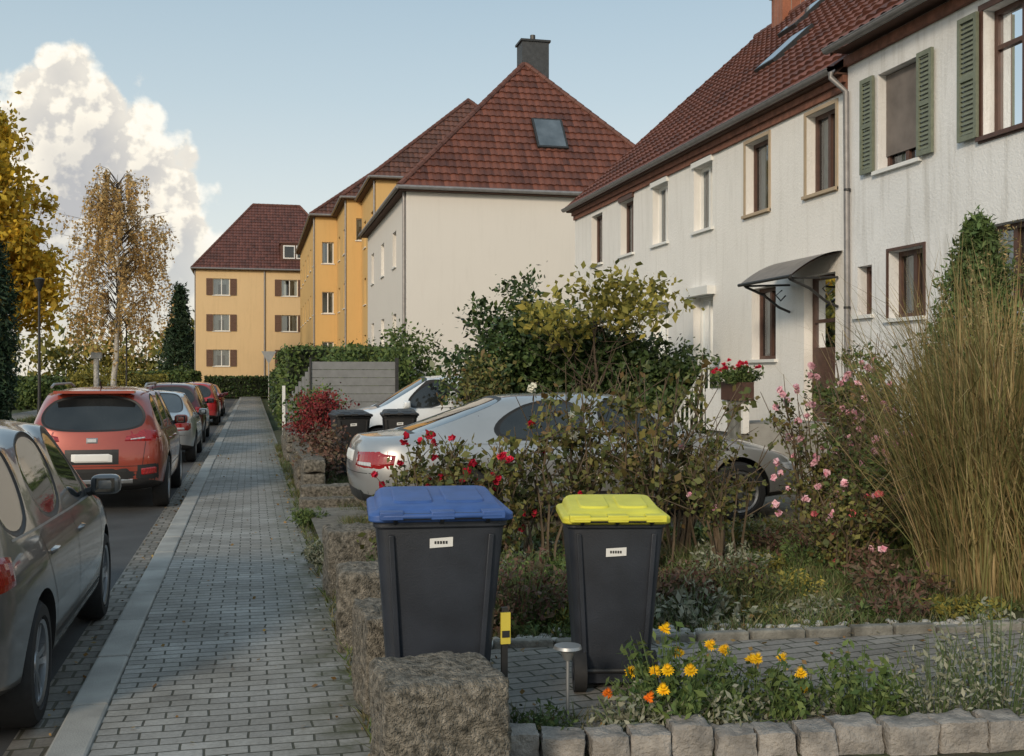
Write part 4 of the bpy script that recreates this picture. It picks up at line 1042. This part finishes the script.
def hedge(name, x0, x1, y0, y1, h, n, mat, size=.1, z0=0):
    g = group(name, ((x0+x1)/2, (y0+y1)/2, 0))
    P = rng.random((n, 3))*np.array([x1-x0, y1-y0, h]); ax = rng.integers(0, 3, n)
    P[ax == 0, 0] = np.where(rng.random((ax == 0).sum()) < .5, 0, x1-x0); P[ax == 1, 1] *= .0; P[ax == 2, 2] = h
    P += rng.normal(size=(n, 3))*.06+np.array([x0, y0, z0])
    leaf_mesh('foliage', P, size, mat, g)
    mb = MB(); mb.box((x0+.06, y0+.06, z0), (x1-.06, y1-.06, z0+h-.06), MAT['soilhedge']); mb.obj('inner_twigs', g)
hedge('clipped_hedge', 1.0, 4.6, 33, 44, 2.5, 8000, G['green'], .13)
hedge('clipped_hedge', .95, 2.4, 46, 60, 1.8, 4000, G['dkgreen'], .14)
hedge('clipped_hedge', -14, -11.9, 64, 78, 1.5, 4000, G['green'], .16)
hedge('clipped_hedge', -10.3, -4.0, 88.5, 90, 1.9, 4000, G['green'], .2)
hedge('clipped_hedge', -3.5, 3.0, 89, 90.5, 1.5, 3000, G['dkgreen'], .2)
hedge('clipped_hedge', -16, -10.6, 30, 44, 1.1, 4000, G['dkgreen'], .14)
for (x, y, r, h, mt) in ((-10.9, 62, 1.1, 1.6, 'green'), (-9.6, 70, 1.2, 2.0, 'ygreen'), (-11.3, 52, 1.0, 1.5, 'dkgreen'), (-5.2, 87.5, 1.2, 1.9, 'green'), (-9.2, 84, 1.6, 2.4, 'olive'), (-7.4, 86, 1.2, 1.8, 'ygreen')):
    bush('roadside_shrub', [(x, y, h*.5, r, r, h*.55, 1)], 90, 26, .22, .2, G[mt], low=0, stems=False)
P = clusters([(-60+k*9, 150+random.uniform(-10, 20), 4, 6, 5, random.uniform(3.5, 6.5), 1) for k in range(16)], 900, 18, 1.0, low=0)
leaf_mesh('distant_trees', P, .9, G['olive'])
bush('laurel_bush', [(3.2, 31.5, 1.6, 1.6, 1.3, 1.5, 1), (4.3, 30, 1.6, 1.2, 1.2, 1.4, 1)], 160, 50, .2, .12, G['green'])
bush('laurel_bush', [(4.75, 19.0, 1.7, 1.3, 1.0, 1.45, 2), (6.0, 18.8, 1.5, 1.15, .9, 1.25, 1.6), (7.1, 18.2, 1.2, .85, .8, 1.15, 1.1)], 900, 60, .14, .10, G['dkgreen'])
tree('fruit_tree', (5.6, 17.6, .1), 3.6, [(5.2, 17.6, 2.65, 1.0, .8, .5, 1), (6.3, 17.4, 2.9, .8, .7, .5, 1), (5.9, 17.6, 3.15, .8, .6, .35, .5)], 110, 13, .14, .13, G['ygreen'], MAT['bark'], .06, 16, .7)
bush('climbing_shrub', [(3.55, 17.2, 1.2, .5, .5, .85, 1)], 90, 24, .13, .07, G['rose'])
bush('barberry_bush', [(1.08, 18.7, .95, .42, .42, .52, 1)], 120, 40, .09, .05, G['redbush'])
bush('shrub', [(1.0, 16.2, .6, .35, .9, .32, 1)], 60, 24, .1, .06, G['dryherb'])
bush('shrub', [(1.3, 24, .9, .5, 1.2, .6, 1)], 80, 30, .13, .08, G['green'])

def rose(name, base, h, spread, nst, leafn, mat, blooms, bsize=.045, leafs=.05, lowest=1):
    g = group(name, base); mb = MB(); bx, by, bz = base; P = []; tips = []
    for k in range(nst):
        an = random.uniform(0, 2*math.pi); sp = spread*random.uniform(.2, 1); hh = h*random.uniform(.5, 1.02)
        p0 = Vector((bx+random.gauss(0, .07), by+random.gauss(0, .07), bz)); p1 = p0+Vector((math.cos(an)*sp, math.sin(an)*sp*.7, hh))
        mid = p0.lerp(p1, .5)+Vector((-math.cos(an), -math.sin(an), .3))*sp*.2
        pts = [p0.lerp(mid, t*2) if t < .5 else mid.lerp(p1, t*2-1) for t in (0, .2, .4, .6, .8, 1)]
        pts = [p+Vector((random.gauss(0, .015), random.gauss(0, .015), 0)) for p in pts]
        mb.tube(pts, [.012, .011, .009, .007, .005, .003], MAT['stem'], 5); tips.append(pts[-1])
        for q in range(6):
            s = pts[random.randint(lowest, 4)]; e = s+Vector((random.gauss(0, .17), random.gauss(0, .14), random.uniform(.05, .32)))
            mb.tube([s, s.lerp(e, .5)+Vector((0, 0, .02)), e], [.005, .004, .002], MAT['stem'], 4, cap=False); tips.append(e)
            for r_ in range(leafn//5):
                c_ = s.lerp(e, random.random()); P += [np.array(c_)+rng.normal(size=3)*.04 for _ in range(4)]
    mb.obj('stems', g); leaf_mesh('foliage', np.array(P), leafs, mat, g, aspect=.65)
    for (fm, n) in blooms:
        Q = []
        for k in range(n):
            t = random.choice(tips); c_ = np.array(t)+rng.normal(size=3)*.02+np.array([0, 0, .02])
            d = rng.normal(size=(22, 3)); d /= np.linalg.norm(d, axis=1)[:, None]; bs = bsize*random.uniform(.6, 1.1)
            Q.append(c_+d*bs*.4*rng.random((22, 1))**.4)
        if Q: leaf_mesh('blossoms', np.concatenate(Q), bsize*.6, fm, g, aspect=.9)
rose('rose_bush', (1.30, 8.3, .1), 1.12, .6, 17, 34, G['rose'], [(G['f_red'], 60)], .06)
rose('rose_bush', (1.85, 8.5, .1), 1.1, .45, 12, 34, G['rose'], [(G['f_red'], 22)], .055)
rose('rose_bush', (2.30, 8.7, .1), 1.35, .5, 11, 20, G['rose'], [(G['f_red'], 4)], .05, .05, 2)
rose('rose_bush', (2.65, 8.9, .1), 1.7, .7, 14, 20, G['rose'], [(G['f_white'], 5)], .09, .055, 2)
rose('rose_bush', (3.15, 8.5, .1), 1.65, .75, 16, 18, G['rose'], [(G['f_white'], 1)], .07, .06, 2)
rose('rose_bush', (3.65, 9.0, .1), 1.75, .75, 15, 16, G['rose'], [(G['f_pink'], 3)], .06, .06, 2)
rose('rose_bush', (3.75, 8.2, .1), 1.2, .6, 12, 14, G['rose'], [(G['f_pink'], 2)], .055, .05, 2)
rose('rose_bush', (5.25, 9.6, .1), 1.6, .6, 16, 22, G['rose'], [(G['f_pink'], 36)], .068, .045)
rose('rose_bush', (5.45, 9.1, .1), 1.7, .6, 18, 24, G['rose'], [(G['f_pink'], 36)], .068, .045)
rose('rose_bush', (5.1, 8.3, .1), 1.15, .55, 15, 26, G['green'], [(G['f_pink'], 20)], .06, .045)
rose('rose_bush', (4.55, 7.9, .1), .8, .5, 12, 26, G['rose'], [(G['f_pink'], 10), (G['f_coral'], 7)], .065, .045)
rose('rose_bush', (6.1, 10.3, .1), 2.1, .65, 20, 32, G['green'], [(G['f_pink'], 20)], .075, .055)
rose('rose_bush', (6.9, 11.4, .1), 2.2, .7, 20, 38, G['green'], [(G['f_pink'], 8)], .08, .06)
rose('rose_bush', (5.9, 9.4, .1), 1.8, .6, 18, 32, G['rose'], [(G['f_pink'], 16)], .065, .05)
def orn(name, base, h, rad, n, mat, wd=.0042):
    g = group(name, base); V = []; Fc = []; seg = 7
    for k in range(n):
        an = random.uniform(0, 2*math.pi); r0_ = rad*.45*random.random()**.6; L_ = h*random.uniform(.3, 1.12); lean = abs(random.gauss(.05, .16)); droop = random.uniform(0, 1.0)**1.6*2.0
        p = Vector((base[0]+math.cos(an)*r0_, base[1]+math.sin(an)*r0_, base[2])); ang = lean; an += random.gauss(0, .7); side = Vector((-math.sin(an+random.gauss(0, .8)), math.cos(an+random.gauss(0, .8)), 0)); o = len(V)
        kink = random.gauss(0, .16)
        for i in range(seg+1):
            t = i/seg; w = wd*(1-t)**.5*(1 if t > 0 else .6)+.0006
            V.append(tuple(p-side*w)); V.append(tuple(p+side*w))
            ang2 = ang+droop*t*t*1.3+kink*math.sin(t*5)
            p = p+Vector((math.cos(an)*math.sin(ang2), math.sin(an)*math.sin(ang2), math.cos(ang2)))*L_/seg
        for i in range(seg): Fc.append((o+2*i, o+2*i+1, o+2*i+3, o+2*i+2))
    me = bpy.data.meshes.new(name); me.from_pydata(V, [], Fc); me.materials.append(mat); link('blades', me, g)
    P = []
    for k in range(26):
        an = random.uniform(0, 6.28); r_ = rad*.5*random.random(); c_ = np.array([base[0]+math.cos(an)*r_, base[1]+math.sin(an)*r_, base[2]+h*random.uniform(.9, 1.08)])
        d = np.array([math.cos(an)*.4, math.sin(an)*.4, 1.0]); P += [c_+d*random.uniform(-.14, .12)+rng.normal(size=3)*.012 for _ in range(26)]
    leaf_mesh('seed_heads', np.array(P), .028, mat, g, aspect=.3)
orn('ornamental_grass', (5.2, 7.0, .1), 2.05, .9, 3000, G['straw'])
orn('ornamental_grass', (5.75, 7.5, .1), 2.5, .9, 2700, G['straw'])
orn('ornamental_grass', (5.5, 6.5, .1), 1.8, .9, 1700, G['straw'])
def lawn(name, n, fx, fy, h, mat, z=.09, wd=.006):
    x = fx(rng.random(n)); y = fy(rng.random(n), x); an = rng.random(n)*6.28; H_ = h*(.5+rng.random(n))
    k = np.array([noise.noise(Vector((a*1.5, b_*1.5, 3)))+.5*noise.noise(Vector((a*5, b_*5, 3))) for a, b_ in zip(x, y)]); H_ *= (1+1.3*k).clip(.25, 2.2); keep = k > -.18
    x, y, an, H_ = x[keep], y[keep], an[keep], H_[keep]; n = len(x)
    B0 = np.stack([x-np.cos(an)*wd, y-np.sin(an)*wd, np.full(n, z)], 1); B1 = np.stack([x+np.cos(an)*wd, y+np.sin(an)*wd, np.full(n, z)], 1)
    T_ = np.stack([x+rng.normal(size=n)*H_*.6, y+rng.normal(size=n)*H_*.6, z+H_], 1)
    V = np.stack([B0, B1, T_], 1).reshape(-1, 3); me = bpy.data.meshes.new(name); me.from_pydata(V.tolist(), [], np.arange(3*n).reshape(-1, 3).tolist()); me.materials.append(mat); link(name, me)
lawn('lawn_grass', 56000, lambda u: 1.0+u*6.5, lambda u, x: far(x)+.15+u*(10.4-far(x)-.1), .08, G['grass'])
lawn('lawn_grass', 9000, lambda u: .95+u*.6, lambda u, x: 8.8+u*4.6, .07, G['grass'], z=.07)
lawn('verge_grass', 5000, lambda u: .53+u*.16, lambda u, x: 4.6+u*22, .06, G['grass'], z=.0)
lawn('lawn_grass', 14000, lambda u: .9+u*3, lambda u, x: 13.5+u*6, .1, G['grass'], z=.07)
lawn('border_grass', 3500, lambda u: 1.0+u*4, lambda u, x: near(x)+.0+u*.25, .07, G['grass'], z=.1)
lawn('verge_grass', 12000, lambda u: -8.4+u*1.25, lambda u, x: 20+u*50, .12, G['grass'], z=-.01, wd=.012)
def herb(name, c, r, h, n, mat, size=.035, fl=None, nf=0, fs=.05):
    g = group(name, c); P = []; mb = MB(); tips = []
    for k in range(n):
        an = random.uniform(0, 6.28); q = r*random.random()**.5; hh = h*random.uniform(.5, 1.1)*(1-.35*(q/r)**2)
        p0 = Vector((c[0]+math.cos(an)*q*.5, c[1]+math.sin(an)*q*.5, c[2])); p1 = Vector((c[0]+math.cos(an)*q*1.1, c[1]+math.sin(an)*q*1.1, c[2]+hh))
        mb.tube([p0, p0.lerp(p1, .5)+Vector((0, 0, .02)), p1], [.004, .003, .0015], MAT['stemg'], 3, cap=False); tips.append(p1)
        for j in range(16):
            t = .15+.85*random.random(); P.append(np.array(p0.lerp(p1, t))+rng.normal(size=3)*.022)
    mb.obj('stems', g); leaf_mesh('foliage', np.array(P), size, mat, g, aspect=.4)
    if fl:
        V = []; Fc = []
        for k in range(nf):
            t = Vector(random.choice(tips))+Vector((0, 0, .03)); nn = Vector((random.gauss(0, .3), -.6+random.gauss(0, .3), 1)).normalized(); u = nn.cross(Vector((1, .2, 0))).normalized(); w = nn.cross(u)
            for ly in range(3):
                for pz in range(13):
                    a_ = pz*2*math.pi/13+ly*.2; d = u*math.cos(a_)+w*math.sin(a_); e = nn.cross(d); fr_ = fs*(1-.28*ly)*random.uniform(.85, 1.05); o = len(V); up_ = nn*.008*ly
                    V += [tuple(t+up_), tuple(t+d*fr_*.6+e*fr_*.2+nn*.006+up_), tuple(t+d*fr_+nn*(.002+.012*ly)+up_), tuple(t+d*fr_*.6-e*fr_*.2+nn*.006+up_)]; Fc.append((o, o+1, o+2, o+3))
        me = bpy.data.meshes.new('blossoms'); me.from_pydata(V, [], Fc); me.materials.append(fl); link('blossoms', me, g)
herb('marigold_plant', (1.90, 4.74, .1), .30, .42, 95, G['green'], .045, G['f_yellow'], 9, .034)
herb('marigold_plant', (2.26, 4.68, .1), .26, .30, 70, G['green'], .045, G['f_yellow'], 5, .034)
herb('marigold_plant', (1.62, 4.62, .1), .18, .20, 34, G['greyherb'], .04, G['f_orange'], 3, .028)
herb('herb_plant', (2.05, 4.62, .1), .26, .22, 60, G['greyherb'], .035)
herb('herb_plant', (2.75, 4.55, .1), .22, .36, 50, G['green'], .045)
herb('herb_plant', (3.05, 4.45, .1), .25, .40, 60, G['greyherb'], .03)
herb('herb_plant', (3.35, 4.42, .1), .27, .58, 66, G['greyherb'], .03)
herb('herb_plant', (2.5, 4.70, .1), .18, .20, 40, G['greyherb'], .03)
herb('herb_plant', (1.25, 4.68, .1), .14, .16, 26, G['green'], .03)
herb('dry_perennial', (1.62, 6.75, .1), .34, .52, 130, G['dryherb'], .04)
herb('dry_perennial', (2.75, 7.2, .1), .4, .32, 110, G['dryherb'], .045)
herb('dry_perennial', (2.1, 7.1, .1), .3, .4, 90, G['dryherb'], .045)
herb('dry_perennial', (1.35, 7.0, .1), .3, .55, 80, G['greyherb'], .035)
herb('dry_perennial', (3.3, 7.3, .1), .35, .30, 90, G['dryherb'], .04)
herb('herb_plant', (.76, 6.38, .05), .14, .24, 44, G['green'], .045)
herb('herb_plant', (1.0, 6.9, .08), .2, .3, 40, G['green'], .045)
herb('herb_plant', (.90, 7.9, .08), .2, .38, 50, G['green'], .05)
herb('herb_plant', (.60, 9.9, .03), .15, .22, 60, G['greyherb'], .04)
herb('herb_plant', (.62, 12.4, .03), .2, .2, 60, G['green'], .04)
for k in range(64):
    x = random.uniform(1.5, 6.2)
    herb('garden_perennial', (x, random.uniform(6.4, 9.9), .1), random.uniform(.18, .45), random.uniform(.10, .34), 40, random.choice([G['green'], G['rose'], G['green'], G['olive'], G['greyherb'], G['dryherb'], G['dryherb']]), random.uniform(.03, .055))
for k in range(12):
    herb('garden_perennial', (random.uniform(5.2, 6.6), random.uniform(8.2, 10.2), .1), random.uniform(.25, .45), random.uniform(.5, 1.0), 50, random.choice([G['green'], G['rose'], G['olive']]), .05)
mb = MB(); mb.box((6.45, 13.75, 1.35), (6.62, 14.45, 1.60), MAT['bframe']); mb.box((6.48, 13.9, .1), (6.6, 14.3, 1.347), MAT['edging']); mb.obj('planter_box_pedestal')
herb('geranium_planter', (6.54, 14.1, 1.58), .32, .28, 70, G['green'], .06, G['f_red'], 24, .045)
P = np.stack([rng.uniform(-.7, .6, 300), rng.uniform(3.5, 30, 300), np.full(300, .012)], 1)
P[:170, 0] = rng.normal(.48, .09, 170).clip(.1, .6); P2 = np.stack([rng.uniform(1.0, 7, 900), rng.uniform(4.5, 9.8, 900), np.full(900, .16)], 1)
P3 = np.stack([rng.normal(-1.0, .08, 320).clip(-1.3, -.92), rng.uniform(3, 40, 320), np.full(320, -.105)], 1)
leaf_mesh('fallen_leaves', np.concatenate([P, P2, P3]), .032, G['litter'], flat=1.0, aspect=.7)

# ---------------------------------------------------------------- world
w = bpy.data.worlds.new('World'); scene.world = w; w.use_nodes = True; nt = w.node_tree
bg = nt.nodes['Background']; ST = .15; bg.inputs['Strength'].default_value = ST
SUN_EL, SUN_AZ = 22, -144   # azimuth measured from +Y clockwise
sky = nt.nodes.new('ShaderNodeTexSky'); sky.sky_type = 'NISHITA'; sky.sun_disc = False
sky.sun_elevation = R(SUN_EL); sky.sun_rotation = R(SUN_AZ); sky.air_density = 1.0; sky.dust_density = 2.5; sky.ozone_density = 1.0
tc = nt.nodes.new('ShaderNodeTexCoord'); sp = nt.nodes.new('ShaderNodeSeparateXYZ'); nt.links.new(tc.outputs['Generated'], sp.inputs[0])
yc = mth(nt, 'MAXIMUM', sp.outputs[1], .02); p = mth(nt, 'DIVIDE', sp.outputs[0], yc); q = mth(nt, 'DIVIDE', sp.outputs[2], yc)
cv = nt.nodes.new('ShaderNodeCombineXYZ'); nt.links.new(p, cv.inputs[0]); nt.links.new(q, cv.inputs[1])
def off(dx, dy):
    a_ = nt.nodes.new('ShaderNodeVectorMath'); a_.operation = 'ADD'; nt.links.new(cv.outputs[0], a_.inputs[0]); a_.inputs[1].default_value = (dx, dy, 0); return a_.outputs[0]
n1 = noise_n(nt, cv.outputs[0], 17, 6, .58, '2D'); n2 = noise_n(nt, off(-.006, .007), 17, 4, .58, '2D')
vo = nt.nodes.new('ShaderNodeTexVoronoi'); vo.voronoi_dimensions = '2D'; vo.feature = 'F1'; vo.inputs['Scale'].default_value = 30; nt.links.new(cv.outputs[0], vo.inputs['Vector'])
pm = mth(nt, 'DIVIDE', mth(nt, 'ADD', p, .40), .40, clamp=True)
def pq(pp, qq): return ((pp+.4)/.4, (max(qq, 0)/.4,)*3)
qm = mth(nt, 'MULTIPLY', ramp(nt, pm, [pq(-.40, .12), pq(-.28, .2), pq(-.21, .245), pq(-.15, .29), pq(-.10, .265), pq(-.057, .20), pq(-.03, .15), pq(-.005, .09), pq(.0, 0)], 'EASE'), .4)
D = mth(nt, 'ADD', mth(nt, 'SUBTRACT', qm, q), mth(nt, 'ADD', mth(nt, 'MULTIPLY', mth(nt, 'SUBTRACT', n1, .5), .08), mth(nt, 'MULTIPLY', mth(nt, 'SUBTRACT', .4, vo.outputs['Distance']), .04)))
al = nt.nodes.new('ShaderNodeMapRange'); al.interpolation_type = 'SMOOTHSTEP'; nt.links.new(D, al.inputs[0]); al.inputs[1].default_value = 0; al.inputs[2].default_value = .018
alpha = mth(nt, 'MULTIPLY', mth(nt, 'MULTIPLY', al.outputs[0], mth(nt, 'GREATER_THAN', sp.outputs[1], .05)), mth(nt, 'MULTIPLY', mth(nt, 'GREATER_THAN', .38, mth(nt, 'ABSOLUTE', p)), .97))
alpha = mth(nt, 'MULTIPLY', alpha, mth(nt, 'MULTIPLY_ADD', q, 7, .05, clamp=True))
shade = mth(nt, 'MULTIPLY_ADD', mth(nt, 'SUBTRACT', n1, n2), 11, .4, clamp=True)
edge = nt.nodes.new('ShaderNodeMapRange'); nt.links.new(D, edge.inputs[0]); edge.inputs[1].default_value = 0; edge.inputs[2].default_value = .12; edge.inputs[3].default_value = 1; edge.inputs[4].default_value = 0
cf = mth(nt, 'ADD', mth(nt, 'MULTIPLY', shade, .5), mth(nt, 'MULTIPLY', edge.outputs[0], .65), clamp=True)
cc = ramp(nt, cf, [(0, (.50, .50, .51)), (.4, (.70, .67, .62)), (.8, (1.0, .93, .80)), (1, (1.0, .97, .88))])
csc = nt.nodes.new('ShaderNodeVectorMath'); csc.operation = 'SCALE'; nt.links.new(cc, csc.inputs[0]); csc.inputs[3].default_value = 1.04/ST
hz = nt.nodes.new('ShaderNodeMapRange'); nt.links.new(sp.outputs[2], hz.inputs[0]); hz.inputs[1].default_value = .02; hz.inputs[2].default_value = .36
hc = ramp(nt, hz.outputs[0], [(0, (1.0, .93, .78)), (.3, (.80, .84, .81)), (.65, (.58, .69, .73)), (1, (.42, .56, .65))])
hsc = nt.nodes.new('ShaderNodeVectorMath'); hsc.operation = 'SCALE'; nt.links.new(hc, hsc.inputs[0]); hsc.inputs[3].default_value = 1/ST
mx1 = nt.nodes.new('ShaderNodeMix'); mx1.data_type = 'RGBA'; mx1.clamp_result = False
mx1.inputs[0].default_value = .8; nt.links.new(sky.outputs[0], mx1.inputs[6]); nt.links.new(hsc.outputs[0], mx1.inputs[7])
mx2 = nt.nodes.new('ShaderNodeMix'); mx2.data_type = 'RGBA'; nt.links.new(alpha, mx2.inputs[0]); nt.links.new(mx1.outputs[2], mx2.inputs[6]); nt.links.new(csc.outputs[0], mx2.inputs[7])
nt.links.new(mx2.outputs[2], bg.inputs['Color'])

sl = bpy.data.lights.new('sun', 'SUN'); sl.energy = 2.1; sl.angle = R(9); sl.color = (1, .84, .64)
so = bpy.data.objects.new('sun', sl); scene.collection.objects.link(so)
sd = Vector((math.sin(R(SUN_AZ))*math.cos(R(SUN_EL)), math.cos(R(SUN_AZ))*math.cos(R(SUN_EL)), math.sin(R(SUN_EL))))
so.rotation_euler = (-sd).to_track_quat('-Z', 'Y').to_euler()

cd = bpy.data.cameras.new('camera'); cam = bpy.data.objects.new('camera', cd); scene.collection.objects.link(cam)
cd.sensor_width = 36; cd.lens = 38.67; cd.clip_end = 4000; cd.clip_start = .05
cam.location = (0, 0, 1.7); cam.rotation_euler = (R(90-.16), 0, R(-13.3)); scene.camera = cam
